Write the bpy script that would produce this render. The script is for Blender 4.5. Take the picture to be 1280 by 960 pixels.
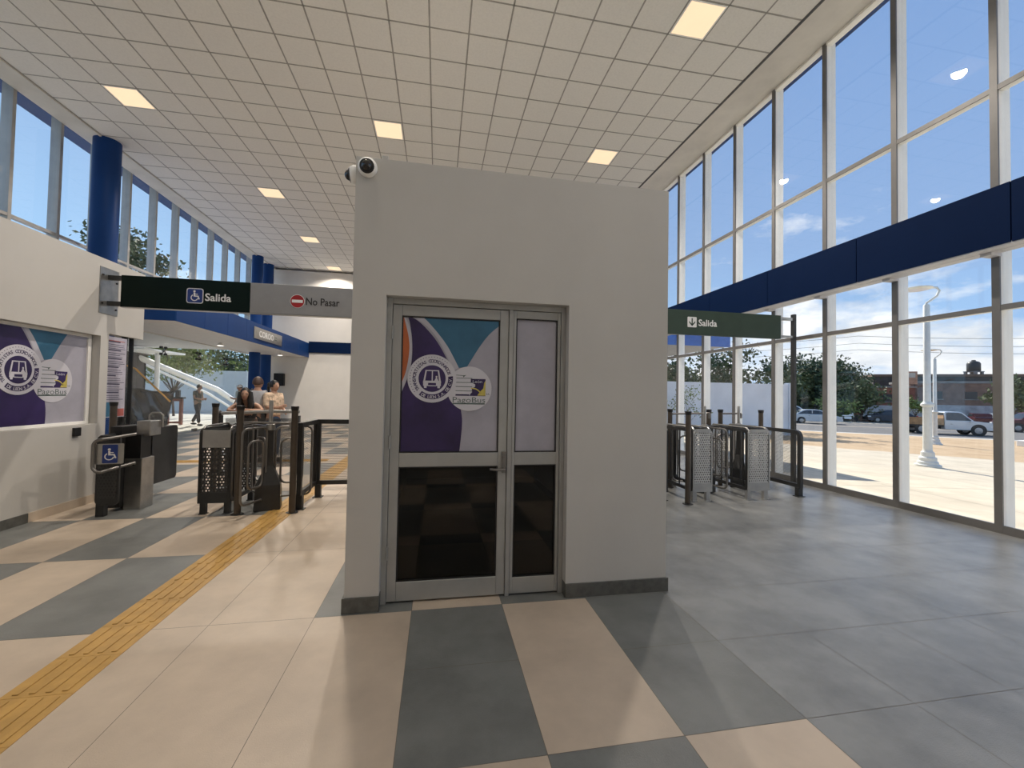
import bpy, bmesh, math, random
from mathutils import Vector, Matrix, Quaternion
random.seed(7)
SC = bpy.context.scene
COL = SC.collection
PI = math.pi
for o in list(bpy.data.objects): bpy.data.objects.remove(o, do_unlink=True)

# ------------------------------------------------------------------ camera
CAM_H = 1.433
def cam_basis(yaw, pitch, roll):
    f = Vector((-math.sin(yaw)*math.cos(pitch), math.cos(yaw)*math.cos(pitch), math.sin(pitch)))
    r = Vector((math.cos(yaw), math.sin(yaw), 0)); u = r.cross(f)
    return r*math.cos(roll)+u*math.sin(roll), -r*math.sin(roll)+u*math.cos(roll), f
cr, cu, cf = cam_basis(-0.177766, 0.0255892, 0.0179372)
cd = bpy.data.cameras.new('camera'); cam = bpy.data.objects.new('camera', cd); COL.objects.link(cam)
cam.matrix_world = Matrix(((cr.x, cu.x, -cf.x, 0), (cr.y, cu.y, -cf.y, 0), (cr.z, cu.z, -cf.z, CAM_H), (0, 0, 0, 1)))
cd.sensor_width = 36; cd.lens = 517.93/1280*36; cd.clip_start = .05; cd.clip_end = 600
SC.camera = cam

# ------------------------------------------------------------------ light, sky, exposure
SC.view_settings.view_transform = 'Standard'; SC.view_settings.look = 'None'
SC.view_settings.gamma = 1; SC.view_settings.use_curve_mapping = False
SC.view_settings.exposure = 0.2
SKY_STRENGTH = 1.06
SUN_STRENGTH = 6.0
LAMP_W = 680
LAMP_ADDED_W = 125
sl = bpy.data.lights.new('sun', 'SUN'); sl.energy = SUN_STRENGTH; sl.angle = math.radians(.6); sl.color = (1, .93, .82)
so = bpy.data.objects.new('sun', sl); COL.objects.link(so)
so.rotation_euler = Vector((-.06, -1, -.82)).to_track_quat('-Z', 'Y').to_euler()

class NT:
    """tiny node-graph helper"""
    def __init__(s, tree): s.t = tree; s.n = tree.nodes; s.l = tree.links
    def node(s, kind, **kw):
        n = s.n.new(kind)
        for k, v in kw.items(): setattr(n, k, v)
        return n
    def link(s, a, b): s.l.new(a, b)
    def val(s, sock, v):
        if hasattr(v, 'is_linked') or hasattr(v, 'links'): s.l.new(v, sock)
        else: sock.default_value = v
    def math(s, op, a, b=0.0, c=None, clamp=False):
        n = s.node('ShaderNodeMath', operation=op); n.use_clamp = clamp
        s.val(n.inputs[0], a); s.val(n.inputs[1], b)
        if c is not None: s.val(n.inputs[2], c)
        return n.outputs[0]
    def mix(s, f, a, b):
        n = s.node('ShaderNodeMix', data_type='RGBA'); s.val(n.inputs[0], f); s.val(n.inputs[6], a); s.val(n.inputs[7], b); return n.outputs[2]
    def ramp(s, f, stops):
        n = s.node('ShaderNodeValToRGB'); cr_ = n.color_ramp
        while len(cr_.elements) < len(stops): cr_.elements.new(.5)
        for e, (p, c) in zip(cr_.elements, stops): e.position = p; e.color = (*c, 1) if len(c) == 3 else c
        s.val(n.inputs[0], f); return n.outputs[0]
    def noise(s, vec, scale, detail=3, rough=.5):
        n = s.node('ShaderNodeTexNoise'); n.inputs['Scale'].default_value = scale; n.inputs['Detail'].default_value = detail
        n.inputs['Roughness'].default_value = rough; s.link(vec, n.inputs['Vector']); return n.outputs[0]

W = bpy.data.worlds.new('sky'); SC.world = W; W.use_nodes = True
W.node_tree.nodes.clear(); g = NT(W.node_tree)
tc = g.node('ShaderNodeTexCoord').outputs['Generated']
sp = g.node('ShaderNodeSeparateXYZ'); g.link(tc, sp.inputs[0])
z = g.math('MAXIMUM', sp.outputs[2], 0.0)
base = g.ramp(g.math('ADD', z, g.math('MULTIPLY_ADD', sp.outputs[0], .16, 0.0), clamp=True), [(0, (.50, .76, .98)), (.15, (.38, .60, .88)), (.40, (.28, .43, .70)), (.75, (.19, .33, .62)), (1, (.15, .27, .52))])
mp = g.node('ShaderNodeMapping'); g.link(tc, mp.inputs[0]); mp.inputs['Scale'].default_value = (1, 1, 2.6); mp.inputs['Location'].default_value = (.35, .1, .0)
cl = g.noise(mp.outputs[0], 3.4, 8, .6)
east = g.math('MULTIPLY_ADD', sp.outputs[0], .18, 0.02)
low = g.math('SUBTRACT', .22, g.math('MULTIPLY', z, .85))
cv = g.math('ADD', g.math('ADD', cl, east), low)
cm = g.math('MULTIPLY', g.math('SUBTRACT', cv, .70), 7.0, clamp=True)
sh = g.noise(mp.outputs[0], 7.0, 5, .6)
cc = g.ramp(sh, [(.3, (.62, .67, .74)), (.62, (1.0, 1.0, 1.0))])
sky = g.mix(cm, base, cc)
bg = g.node('ShaderNodeBackground'); g.link(sky, bg.inputs[0]); bg.inputs[1].default_value = SKY_STRENGTH
out = g.node('ShaderNodeOutputWorld'); g.link(bg.outputs[0], out.inputs[0])

# ------------------------------------------------------------------ materials
MATS = {}
def mat(name, col, rough=.6, metal=0.0, var=.06, scale=6.0, bump=0.0, bscale=60.0, spec=None, col2=None):
    if name in MATS: return MATS[name]
    m = bpy.data.materials.new(name); m.use_nodes = True; MATS[name] = m
    g = NT(m.node_tree); b = m.node_tree.nodes['Principled BSDF']
    co = g.node('ShaderNodeTexCoord').outputs['Object']
    f = g.noise(co, scale, 5, .6)
    c2 = col2 or tuple(min(1, c*(1-var*3)) for c in col); c1 = tuple(min(1, c*(1+var)) for c in col)
    g.link(g.ramp(f, [(.32, c2), (.62, c1)]), b.inputs['Base Color'])
    b.inputs['Roughness'].default_value = rough; b.inputs['Metallic'].default_value = metal
    if spec is not None: b.inputs['Specular IOR Level'].default_value = spec
    if bump:
        bn = g.node('ShaderNodeBump'); bn.inputs['Strength'].default_value = bump; bn.inputs['Distance'].default_value = .004
        g.link(g.noise(co, bscale, 4, .6), bn.inputs['Height']); g.link(bn.outputs[0], b.inputs['Normal'])
    return m
def glass(name, tint, ior=1.45):
    m = bpy.data.materials.new(name); m.use_nodes = True; MATS[name] = m
    m.node_tree.nodes.clear(); g = NT(m.node_tree)
    t = g.node('ShaderNodeBsdfTransparent'); t.inputs[0].default_value = (*tint, 1)
    s = g.node('ShaderNodeBsdfGlossy'); s.inputs['Roughness'].default_value = .01
    lw = g.node('ShaderNodeLayerWeight'); lw.inputs[0].default_value = .5
    f0 = ((ior-1)/(ior+1))**2
    fr = g.math('MULTIPLY_ADD', g.math('POWER', lw.outputs['Facing'], 5.0), .75, f0)
    mx = g.node('ShaderNodeMixShader'); g.link(fr, mx.inputs[0]); g.link(t.outputs[0], mx.inputs[1]); g.link(s.outputs[0], mx.inputs[2])
    o = g.node('ShaderNodeOutputMaterial'); g.link(mx.outputs[0], o.inputs[0]); return m
def emit(name, col, st):
    m = bpy.data.materials.new(name); m.use_nodes = True; MATS[name] = m
    g = NT(m.node_tree); b = m.node_tree.nodes['Principled BSDF']
    co = g.node('ShaderNodeTexCoord').outputs['Object']
    f = g.noise(co, 3, 2, .5)
    g.link(g.ramp(f, [(.3, tuple(c*.97 for c in col)), (.7, col)]), b.inputs['Emission Color'])
    b.inputs['Base Color'].default_value = (.02, .02, .02, 1); b.inputs['Emission Strength'].default_value = st; return m
def perforated(name, col, pitch=.02, rad=.36, rough=.5, metal=.3):
    m = bpy.data.materials.new(name); m.use_nodes = True; MATS[name] = m
    g = NT(m.node_tree); b = m.node_tree.nodes['Principled BSDF']
    b.inputs['Base Color'].default_value = (*col, 1); b.inputs['Roughness'].default_value = rough; b.inputs['Metallic'].default_value = metal
    co = g.node('ShaderNodeTexCoord').outputs['Object']; s = g.node('ShaderNodeSeparateXYZ'); g.link(co, s.inputs[0])
    u = g.math('DIVIDE', g.math('ADD', s.outputs[0], s.outputs[1]), pitch)
    v = g.math('DIVIDE', s.outputs[2], pitch)
    row = g.math('FLOOR', v)
    u = g.math('ADD', u, g.math('MULTIPLY', row, .5))
    du = g.math('SUBTRACT', g.math('FRACT', u), .5); dv = g.math('SUBTRACT', g.math('FRACT', v), .5)
    r = g.math('SQRT', g.math('ADD', g.math('MULTIPLY', du, du), g.math('MULTIPLY', dv, dv)))
    g.link(g.math('GREATER_THAN', r, rad), b.inputs['Alpha']); return m

M_FB = mat('beige_porcelain', (.56, .465, .365), .42, var=.05, scale=2.2, bump=.25, bscale=160)
M_FG = mat('grey_porcelain', (.19, .197, .19), .40, var=.08, scale=2.6, bump=.35, bscale=140)
M_FG2 = mat('light_grey_porcelain', (.255, .26, .252), .25, var=.09, scale=2.1, bump=.35, bscale=140)
M_GROUT = mat('grout', (.20, .18, .155), .9)
M_TACT = mat('yellow_tactile_tile', (.52, .31, .085), .5, var=.06, scale=7, bump=.2)
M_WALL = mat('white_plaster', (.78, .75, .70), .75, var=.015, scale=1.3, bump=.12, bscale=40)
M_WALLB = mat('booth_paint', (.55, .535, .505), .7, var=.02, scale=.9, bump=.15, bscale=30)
M_SKIRT = mat('dark_stone_skirting', (.11, .11, .10), .5, var=.1, scale=20)
M_CEIL = mat('mineral_ceiling_tile', (.80, .78, .73), .85, var=.015, scale=30, bump=.3, bscale=180)
M_TBAR = mat('ceiling_tee_grid', (.36, .345, .31), .6)
M_GYP = mat('ceiling_plaster', (.72, .69, .63), .8, var=.04, scale=1.2)
M_GAP = mat('shadow_gap', (.10, .10, .10), .8)
M_ALU = mat('anodised_aluminium', (.42, .41, .395), .45, .35, var=.03, scale=4)
M_ALUD = mat('shaded_aluminium_cap', (.16, .155, .15), .45, .2, var=.03)
M_FIN = mat('white_paint_and_lit_fin', (.93, .92, .88), .6, var=.01)
M_BLUE = mat('blue_beam_panel', (.010, .045, .17), .45, var=.02, scale=2, spec=.12)
M_BLUED = mat('navy_beam_panel', (.004, .014, .052), .5, var=.02, scale=2, spec=.04)
M_SOFF = mat('white_soffit', (.70, .68, .68), .5, var=.02)
M_GLASS = glass('clear_window_glass', (.97, .98, .985))
M_GLASSB = glass('dark_booth_glass', (.34, .33, .29), 1.5)
M_DOOR = mat('grey_door_aluminium', (.40, .40, .385), .42, .35, var=.03, scale=5)
M_BLACK = mat('black_plastic', (.012, .012, .013), .45)
M_CHAR = mat('charcoal_powder_coat', (.035, .036, .037), .45, .2, var=.08)
M_GREYM = mat('grey_powder_coat', (.38, .38, .372), .45, .3, var=.05)
M_BRONZE = mat('bronze_anodised_post', (.10, .082, .066), .38, .5, var=.05)
M_STEEL = mat('stainless_steel', (.42, .41, .39), .3, .85, var=.05, scale=10)
M_TUBE = mat('steel_tube', (.22, .21, .20), .32, .7, var=.05)
M_PERF = perforated('charcoal_perforated_sheet', (.055, .055, .055), .032, .32)
M_PERFL = perforated('grey_perforated_sheet', (.50, .50, .49), .032, .30)
M_MESH = perforated('fine_perforated_sheet', (.07, .068, .065), .016, .41)
M_SGREEN = mat('dark_green_sign', (.006, .014, .012), .5, var=.03, spec=.08)
M_SGREENR = mat('grey_green_sign', (.05, .075, .06), .5, var=.03, spec=.15)
M_SGREY = mat('grey_sign', (.27, .27, .275), .45, var=.02)
M_WHITE = mat('white_vinyl', (.80, .80, .80), .5, var=.01)
M_BLACKV = mat('black_vinyl', (.01, .01, .01), .5)
M_RED = mat('red_vinyl', (.36, .01, .015), .5)
M_ISA = mat('blue_vinyl', (.01, .035, .20), .45)
M_LILAC = mat('lilac_grey_vinyl', (.40, .39, .45), .4, var=.03)
M_LILACW = mat('pale_swoosh_vinyl', (.52, .51, .57), .4, var=.02)
M_PURP = mat('purple_vinyl', (.034, .018, .095), .4, var=.15, scale=2.5)
M_TEAL = mat('teal_vinyl', (.035, .14, .24), .4, var=.05)
M_ORNG = mat('orange_vinyl', (.50, .13, .04), .4)
M_YEL = mat('yellow_vinyl', (.62, .52, .12), .5)
M_DISC = mat('white_disc_vinyl', (.62, .61, .66), .45, var=.01)
M_DTEXT = mat('green_grey_vinyl', (.10, .14, .13), .5)

# ------------------------------------------------------------------ mesh builder
class MB:
    def __init__(s): s.v = []; s.f = []; s.mi = []; s.m = 0; s.T = None
    def add(s, vs, fs):
        b = len(s.v)
        for p in vs:
            p = Vector(p)
            if s.T is not None: p = s.T @ p
            s.v.append(p)
        for f in fs: s.f.append([i+b for i in f]); s.mi.append(s.m)
        return s
    def box(s, x0, x1, y0, y1, z0, z1):
        x0, x1 = sorted((x0, x1)); y0, y1 = sorted((y0, y1)); z0, z1 = sorted((z0, z1))
        return s.add([(x0,y0,z0),(x1,y0,z0),(x1,y1,z0),(x0,y1,z0),(x0,y0,z1),(x1,y0,z1),(x1,y1,z1),(x0,y1,z1)],
              [(0,3,2,1),(4,5,6,7),(0,1,5,4),(1,2,6,5),(2,3,7,6),(3,0,4,7)])
    def quad(s, a, b, c, d): return s.add([a,b,c,d], [(0,1,2,3)])
    def tube(s, path, r, n=8, closed=False, cap=True):
        P = [Vector(p) for p in path]; N = len(P); rs = r if isinstance(r, (list, tuple)) else [r]*N
        T = []
        for i in range(N):
            if closed: t = P[(i+1)%N]-P[i-1]
            else: t = P[min(i+1,N-1)]-P[max(i-1,0)]
            T.append(t.normalized() if t.length > 1e-9 else Vector((0,0,1)))
        ref = Vector((0,0,1)) if abs(T[0].z) < .9 else Vector((1,0,0))
        u = T[0].cross(ref).normalized(); vs = []; us = []
        for i in range(N):
            if i:
                q = T[i-1].rotation_difference(T[i]); u = (q @ u).normalized()
            w = T[i].cross(u)
            for k in range(n):
                a = 2*PI*k/n; vs.append(P[i]+(u*math.cos(a)+w*math.sin(a))*rs[i])
        fs = []
        for i in range(N if closed else N-1):
            j = (i+1)%N
            for k in range(n):
                fs.append((i*n+k, i*n+(k+1)%n, j*n+(k+1)%n, j*n+k))
        if not closed and cap:
            fs.append(tuple(reversed(range(n)))); fs.append(tuple(range((N-1)*n, N*n)))
        return s.add(vs, fs)
    def cyl(s, a, b, r, n=16, r2=None): return s.tube([a, b], [r, r if r2 is None else r2], n)
    def lathe(s, prof, n=24, o=(0,0,0), axis='z'):
        vs = []; fs = []; o = Vector(o)
        for (r, z) in prof:
            for k in range(n):
                a = 2*PI*k/n
                p = Vector((r*math.cos(a), r*math.sin(a), z))
                if axis == 'x': p = Vector((p.z, p.x, p.y))
                if axis == 'y': p = Vector((p.y, p.z, p.x))
                vs.append(o+p)
        for i in range(len(prof)-1):
            for k in range(n): fs.append((i*n+k, i*n+(k+1)%n, (i+1)*n+(k+1)%n, (i+1)*n+k))
        fs.append(tuple(reversed(range(n)))); fs.append(tuple(range((len(prof)-1)*n, len(prof)*n)))
        return s.add(vs, fs)
    def prism(s, poly, O, U, V, N, t):
        """polygon (u,v) on plane O,U,V, thickness t along N"""
        O, U, V, N = map(Vector, (O, U, V, N)); n = len(poly)
        a = [O+U*p[0]+V*p[1] for p in poly]; b = [q+N*t for q in a]
        return s.add(a+b, [tuple(reversed(range(n))), tuple(range(n, 2*n))]+[(i, (i+1)%n, n+(i+1)%n, n+i) for i in range(n)])
    def ball(s, c, r, n=12, sq=(1,1,1)):
        c = Vector(c); vs = []; fs = []; m = n//2
        for i in range(m+1):
            th = PI*i/m
            for k in range(n):
                a = 2*PI*k/n
                vs.append(c+Vector((math.sin(th)*math.cos(a)*sq[0], math.sin(th)*math.sin(a)*sq[1], math.cos(th)*sq[2]))*r)
        for i in range(m):
            for k in range(n): fs.append((i*n+k, (i+1)*n+k, (i+1)*n+(k+1)%n, i*n+(k+1)%n))
        return s.add(vs, fs)
def wpos(o):
    p = Vector((0,0,0))
    while o is not None: p += o.location; o = o.parent
    return p
def build(name, mb, m, parent=None, local=False, bevel=0, smooth=False, segs=2):
    me = bpy.data.meshes.new(name)
    off = Vector((0,0,0)) if (parent is None or local) else wpos(parent)
    me.from_pydata([tuple(p-off) for p in mb.v], [], mb.f)
    ms = m if isinstance(m, (list, tuple)) else [m]
    for q in ms: me.materials.append(q)
    for p, i in zip(me.polygons, mb.mi): p.material_index = min(i, len(ms)-1)
    bm = bmesh.new(); bm.from_mesh(me); bmesh.ops.recalc_face_normals(bm, faces=bm.faces)
    bm.to_mesh(me); bm.free()
    o = bpy.data.objects.new(name, me); COL.objects.link(o); o.parent = parent
    if bevel:
        b = o.modifiers.new('bevel', 'BEVEL'); b.width = bevel; b.segments = segs; b.limit_method = 'ANGLE'; b.angle_limit = .6
    if smooth:
        me.polygons.foreach_set('use_smooth', [True]*len(me.polygons))
        try: me.set_sharp_from_angle(angle=.7)
        except Exception: pass
    return o
def struct(name, mb, m, parent=None, **k):
    o = build(name, mb, m, parent, **k)
    if parent is None: o['kind'] = 'structure'
    return o
def recenter(o):
    """put a mesh object's origin at the middle of its base"""
    vs = o.data.vertices
    if not len(vs): return o
    lo = [min(v.co[i] for v in vs) for i in range(3)]; hi = [max(v.co[i] for v in vs) for i in range(3)]
    c = Vector(((lo[0]+hi[0])/2, (lo[1]+hi[1])/2, lo[2]))
    o.data.transform(Matrix.Translation(-c)); o.location = c; return o
def tag(o, label=None, cat=None, group=None, kind=None):
    if label: o['label'] = label
    if cat: o['category'] = cat
    if group: o['group'] = group
    if kind: o['kind'] = kind
    return o
def thing(name, label, cat, loc=(0,0,0), group=None, rot=0):
    o = bpy.data.objects.new(name, None); COL.objects.link(o); o.location = loc; o.empty_display_size = .1
    if rot: o.rotation_euler = (0,0,rot)
    return tag(o, label, cat, group)
def single(name, mb, m, label, cat, group=None, **k):
    return tag(recenter(build(name, mb, m, **k)), label, cat, group)
def copy_tree(o, parent=None):
    c = o.copy(); COL.objects.link(c); c.parent = parent
    for ch in [x for x in bpy.data.objects if x.parent == o]: copy_tree(ch, c)
    return c

# ---- text as mesh polygons in (u,v)
_tc = {}
def text_geo(s, bold=0.0):
    if (s, bold) in _tc: return _tc[(s, bold)]
    cu = bpy.data.curves.new('t', 'FONT'); cu.body = s; cu.size = 1; cu.offset = bold; cu.resolution_u = 3
    ob = bpy.data.objects.new('t', cu); COL.objects.link(ob)
    bpy.context.view_layer.update()
    dg = bpy.context.evaluated_depsgraph_get()
    me = bpy.data.meshes.new_from_object(ob.evaluated_get(dg))
    v = [(p.co.x, p.co.y) for p in me.vertices]; f = [tuple(p.vertices) for p in me.polygons]
    bpy.data.objects.remove(ob, do_unlink=True); bpy.data.curves.remove(cu); bpy.data.meshes.remove(me)
    if not v: v = [(0,0)]
    xs = [p[0] for p in v]; ys = [p[1] for p in v]
    _tc[(s, bold)] = (v, f, min(xs), max(xs), min(ys), max(ys)); return _tc[(s, bold)]
def put_text(mb, s, O, U, V, u0, v0, width=None, cap=None, bold=0.0, center=False):
    """baseline-left at (u0,v0); width in metres or cap height"""
    v, f, x0, x1, y0, y1 = text_geo(s, bold)
    capH = text_geo('H', bold)[5]
    sy = (cap/capH) if cap else width/(x1-x0); sx = width/(x1-x0) if width else sy
    if not cap: sy = sx
    O, U, V = map(Vector, (O, U, V)); du = -(x1-x0)*sx/2 if center else 0
    mb.add([O+U*(u0+du+(p[0]-x0)*sx)+V*(v0+p[1]*sy) for p in v], f)
def arc_text(mb, s, O, U, V, cu_, cv_, R, a0, a1, cap, inward=False, bold=.02):
    """characters along an arc from angle a0 to a1 (radians)"""
    O, U, V = map(Vector, (O, U, V)); n = len(s); capH = text_geo('H', bold)[5]; k = cap/capH
    for i, ch in enumerate(s):
        if ch == ' ': continue
        a = a0+(a1-a0)*(i+.5)/n
        v, f, x0, x1, y0, y1 = text_geo(ch, bold)
        if inward: up = (-math.cos(a), -math.sin(a)); rt = (-math.sin(a), math.cos(a))
        else: up = (math.cos(a), math.sin(a)); rt = (math.sin(a), -math.cos(a))
        bu, bv = cu_+R*math.cos(a), cv_+R*math.sin(a)
        pts = []
        for p in v:
            x = (p[0]-(x0+x1)/2)*k; y = p[1]*k
            pts.append(O+U*(bu+rt[0]*x+up[0]*y)+V*(bv+rt[1]*x+up[1]*y))
        mb.add(pts, f)
def poly2(mb, pts, O, U, V):
    """filled polygon, triangulated by earclip through bmesh"""
    from mathutils.geometry import tessellate_polygon
    O, U, V = map(Vector, (O, U, V)); w = [O+U*p[0]+V*p[1] for p in pts]
    tris = tessellate_polygon([[Vector((p[0], p[1], 0)) for p in pts]])
    mb.add(w, [tuple(t) for t in tris])
def circ(cx, cy, r, n=40, a0=0, a1=2*PI): return [(cx+r*math.cos(a0+(a1-a0)*i/n), cy+r*math.sin(a0+(a1-a0)*i/n)) for i in range(n+(0 if abs(a1-a0-2*PI) < 1e-6 else 1))]
def ring(mb, cx, cy, r0, r1, O, U, V, a0=0, a1=2*PI, n=40):
    O, U, V = map(Vector, (O, U, V)); vs = []; fs = []
    for i in range(n+1):
        a = a0+(a1-a0)*i/n
        for r in (r0, r1): vs.append(O+U*(cx+r*math.cos(a))+V*(cy+r*math.sin(a)))
    for i in range(n): fs.append((2*i, 2*i+1, 2*i+3, 2*i+2))
    mb.add(vs, fs)
def rrect(x0, x1, y0, y1, r, n=5):
    p = []
    for cx, cy, a in ((x1-r, y1-r, 0), (x0+r, y1-r, PI/2), (x0+r, y0+r, PI), (x1-r, y0+r, 1.5*PI)):
        for i in range(n+1): p.append((cx+r*math.cos(a+PI/2*i/n), cy+r*math.sin(a+PI/2*i/n)))
    return p
def clip_poly(pts, u0, u1, v0, v1):
    def cl(ps, ins, inter):
        o = []
        for i in range(len(ps)):
            a, b = ps[i-1], ps[i]
            if ins(b):
                if not ins(a): o.append(inter(a, b))
                o.append(b)
            elif ins(a): o.append(inter(a, b))
        return o
    def ix(u): return lambda a, b: (u, a[1]+(b[1]-a[1])*(u-a[0])/(b[0]-a[0]))
    def iy(v): return lambda a, b: (a[0]+(b[0]-a[0])*(v-a[1])/(b[1]-a[1]), v)
    for ins, it in ((lambda p: p[0] >= u0, ix(u0)), (lambda p: p[0] <= u1, ix(u1)), (lambda p: p[1] >= v0, iy(v0)), (lambda p: p[1] <= v1, iy(v1))):
        if pts: pts = cl(pts, ins, it)
    return pts
def smooth_pts(p, k=6):
    """Catmull-Rom through open control points"""
    o = []
    for i in range(len(p)-1):
        a = p[max(i-1, 0)]; b = p[i]; c = p[i+1]; d = p[min(i+2, len(p)-1)]
        for j in range(k):
            t = j/k
            o.append(tuple(.5*((2*b[q])+(-a[q]+c[q])*t+(2*a[q]-5*b[q]+4*c[q]-d[q])*t*t+(-a[q]+3*b[q]-3*c[q]+d[q])*t**3) for q in range(2)))
    o.append(p[-1]); return o

# ================================================================== STRUCTURE
XR, XL, YE, YB = 6.15, -8.1, 20.9, -4.0
X0T = -0.135; S = .6; Y1T = 1.632
# floor: one slab with every porcelain tile laid in it
mb = MB(); mb.m = 0; mb.box(XL-.1, XR+.15, YB, YE, -.12, -.0012)
jr = .0016
def tile(x0, x1, y0, y1, mi):
    x0 = max(x0, XL-.05); x1 = min(x1, XR+.05); y0 = max(y0, YB); y1 = min(y1, YE)
    if x1-x0 < .02 or y1-y0 < .02: return
    mb.m = mi; mb.quad((x0+jr, y0+jr, 0), (x1-jr, y0+jr, 0), (x1-jr, y1-jr, 0), (x0+jr, y1-jr, 0))
rng = random.Random(3)
for c in range(-14, 12):
    x0 = X0T+c*S
    for k in range(-4, 17):              # pairs of rows: pair 0 starts at Y=2.832
        y0 = Y1T+1.2+k*1.2
        if c in (-3, -2): dark = False
        elif c <= -4: dark = (c+k) % 2 == 0
        elif c >= 3: dark = True
        elif c == 2: dark = True if k >= -1 else (c+k) % 2 == 1
        else: dark = (c+k) % 2 == 1
        if dark and (c >= 0):
            tile(x0, x0+S, y0, y0+S, 2 if c >= 3 else 3); tile(x0, x0+S, y0+S, y0+2*S, 2 if c >= 3 else 3)
        else: tile(x0, x0+S, y0, y0+2*S, 3 if dark else 1)
struct('floor', mb, [M_GROUT, M_FB, M_FG2, M_FG])

# ceiling: grid of square tiles at 7.107, plaster margins with a step at the windows
CZ = 7.107; CX, CY, CT = -.2443, 6.4277, .61
mb = MB(); mb.m = 0
lights_added = [(-10, -8), (-2, -8), (6, -8), (-10, -14), (-2, -14), (6, -14), (-2, -2)]  # added lamps out of view, to brighten the near floor and booth front
lights_at = [(-10, 4), (-2, 4), (6, -2), (6, 4), (-8, 10), (-8, 16), (-8, 22)]
for c in range(-12, 9):
    for r in range(-17, 24):
        if (c, r) in lights_at or (c, r) in lights_added: continue
        x0, y0 = CX+c*CT, CY+r*CT; t = .011
        if y0+CT > YE: continue
        mb.quad((x0+t, y0+t, CZ), (x0+t, y0+CT-t, CZ), (x0+CT-t, y0+CT-t, CZ), (x0+CT-t, y0+t, CZ))
mb.m = 1
gx0, gx1 = CX-12*CT, CX+9*CT
for c in range(-12, 10): mb.box(CX+c*CT-.012, CX+c*CT+.012, YB, YE, CZ-.002, CZ+.02)
for r in range(-17, 24): mb.box(gx0, gx1, CY+r*CT-.012, CY+r*CT+.012, CZ-.002, CZ+.02)
mb.m = 2
mb.box(gx1+.03, 5.76, YB, YE, CZ-.004, CZ+.05); mb.box(5.76, 5.80, YB, YE, CZ-.004, CZ+.20)
mb.box(5.80, XR+.02, YB, YE, CZ+.18, CZ+.22)
mb.box(gx0-.03, XL+.02, YB, YE, CZ-.004, CZ+.05); mb.box(gx0-.05, gx0-.012, YB, YE, CZ-.03, CZ+.02)
mb.box(gx0, gx1, CY+23*CT+CT+.02, YE, CZ-.004, CZ+.05)
mb.m = 3
mb.box(gx1-.005, gx1+.032, YB, YE, CZ-.012, CZ+.03)
mb.m = 2; mb.box(XL-.1, XR+.02, YB, YE, CZ+.24, CZ+.34)
struct('ceiling', mb, [M_CEIL, M_TBAR, M_GYP, M_GAP])
mb = MB(); mb.box(XL-.9, XR+.42, YB-.4, YE+.4, CZ+.36, CZ+.62)
struct('roof', mb, M_BLUE)

# end wall and wall behind
mb = MB(); mb.box(XL-.1, XR+.2, YE, YE+.2, -.1, CZ+.34); struct('wall_far', mb, M_WALL)
mb = MB(); mb.box(XL-.1, XR+.2, YB-.2, YB, -.1, CZ+.34); struct('wall_back', mb, M_WALL)
mb = MB(); mb.box(-6.0, XR, YE-.09, YE, 3.24, 3.76); struct('trim_1', mb, M_BLUED)
# low left wall of the ticket offices with the recessed window, doorway and header
LW = -4.2; LT = 3.07
mb = MB()
mb.box(LW-.16, LW, YB, 3.55, 0, LT); mb.box(LW-.16, LW, 3.55, 6.06, 0, .975); mb.box(LW-.16, LW, 3.55, 6.06, 2.085, LT)
mb.box(LW-.16, LW, 6.06, 6.19, 0, LT); mb.box(LW-.16, LW, 6.19, 6.82, 2.13, LT)
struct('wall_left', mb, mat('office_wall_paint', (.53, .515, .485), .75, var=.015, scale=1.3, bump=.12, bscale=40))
mb = MB(); mb.box(LW, LW+.012, YB, 5.20, 0, .10); struct('baseboard_left', mb, M_SKIRT, bevel=.002)
mb = MB(); mb.box(LW, LW+.012, 5.20, 6.19, 0, .10); struct('baseboard_left_pale', mb, M_FB, bevel=.002)

# glazed facades: one window bay each between mullions
def bay(idx, x, y0, y1, sgn, z0, z1, trans, ceiltop):
    """sgn +1: right facade (outside is +X)"""
    w = .035; inner = x; outer = x+sgn*.18
    mb = MB(); mb.m = 0
    mb.box(inner-sgn*.012, inner+sgn*.008, y0-w, y0+w, z0, z1)       # cap, shade put into its colour on the right facade
    mb.m = 1; mb.box(inner+sgn*.008, outer, y0-w*.86, y0+w*.86, z0, z1)
    for zt in trans:
        mb.m = 0; mb.box(inner-sgn*.008, inner+sgn*.008, y0+w, y1-w, zt-.03, zt+.03)
        mb.m = 1; mb.box(inner+sgn*.008, inner+sgn*.10, y0+w, y1-w, zt-.026, zt+.026)
    mb.m = 0; mb.box(inner-sgn*.01, inner+sgn*.02, y0+w, y1-w, z0, z0+.09)
    mb.m = 1; mb.box(inner+sgn*.02, inner+sgn*.12, y0+w, y1-w, z0, z0+.07)
    mb.m = 1; mb.box(inner-sgn*.01, inner+sgn*.10, y0+w, y1-w, z1-.06, z1)
    cap, fin = (M_ALUD, M_FIN) if sgn > 0 else (M_ALU, M_ALU)  # right mullions: shaded inside face coloured dark, lit fin side coloured white
    o = struct('window_%d' % idx, mb, [cap, fin])
    p = MB(); p.box(inner+sgn*.045, inner+sgn*.053, y0+w*.8, y1-w*.8, z0+.03, z1-.03)
    build('pane', p, M_GLASS, o)
    return o
n = 1
ys = [3.59+1.045*i for i in range(-7, 17)]
for i in range(len(ys)-1):
    bay(n, XR, ys[i], ys[i+1], 1, 0, CZ+.20, (2.5, 5.0), CZ); n += 1
ysl = [9.38+1.025*i for i in range(-12, 12)]
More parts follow.
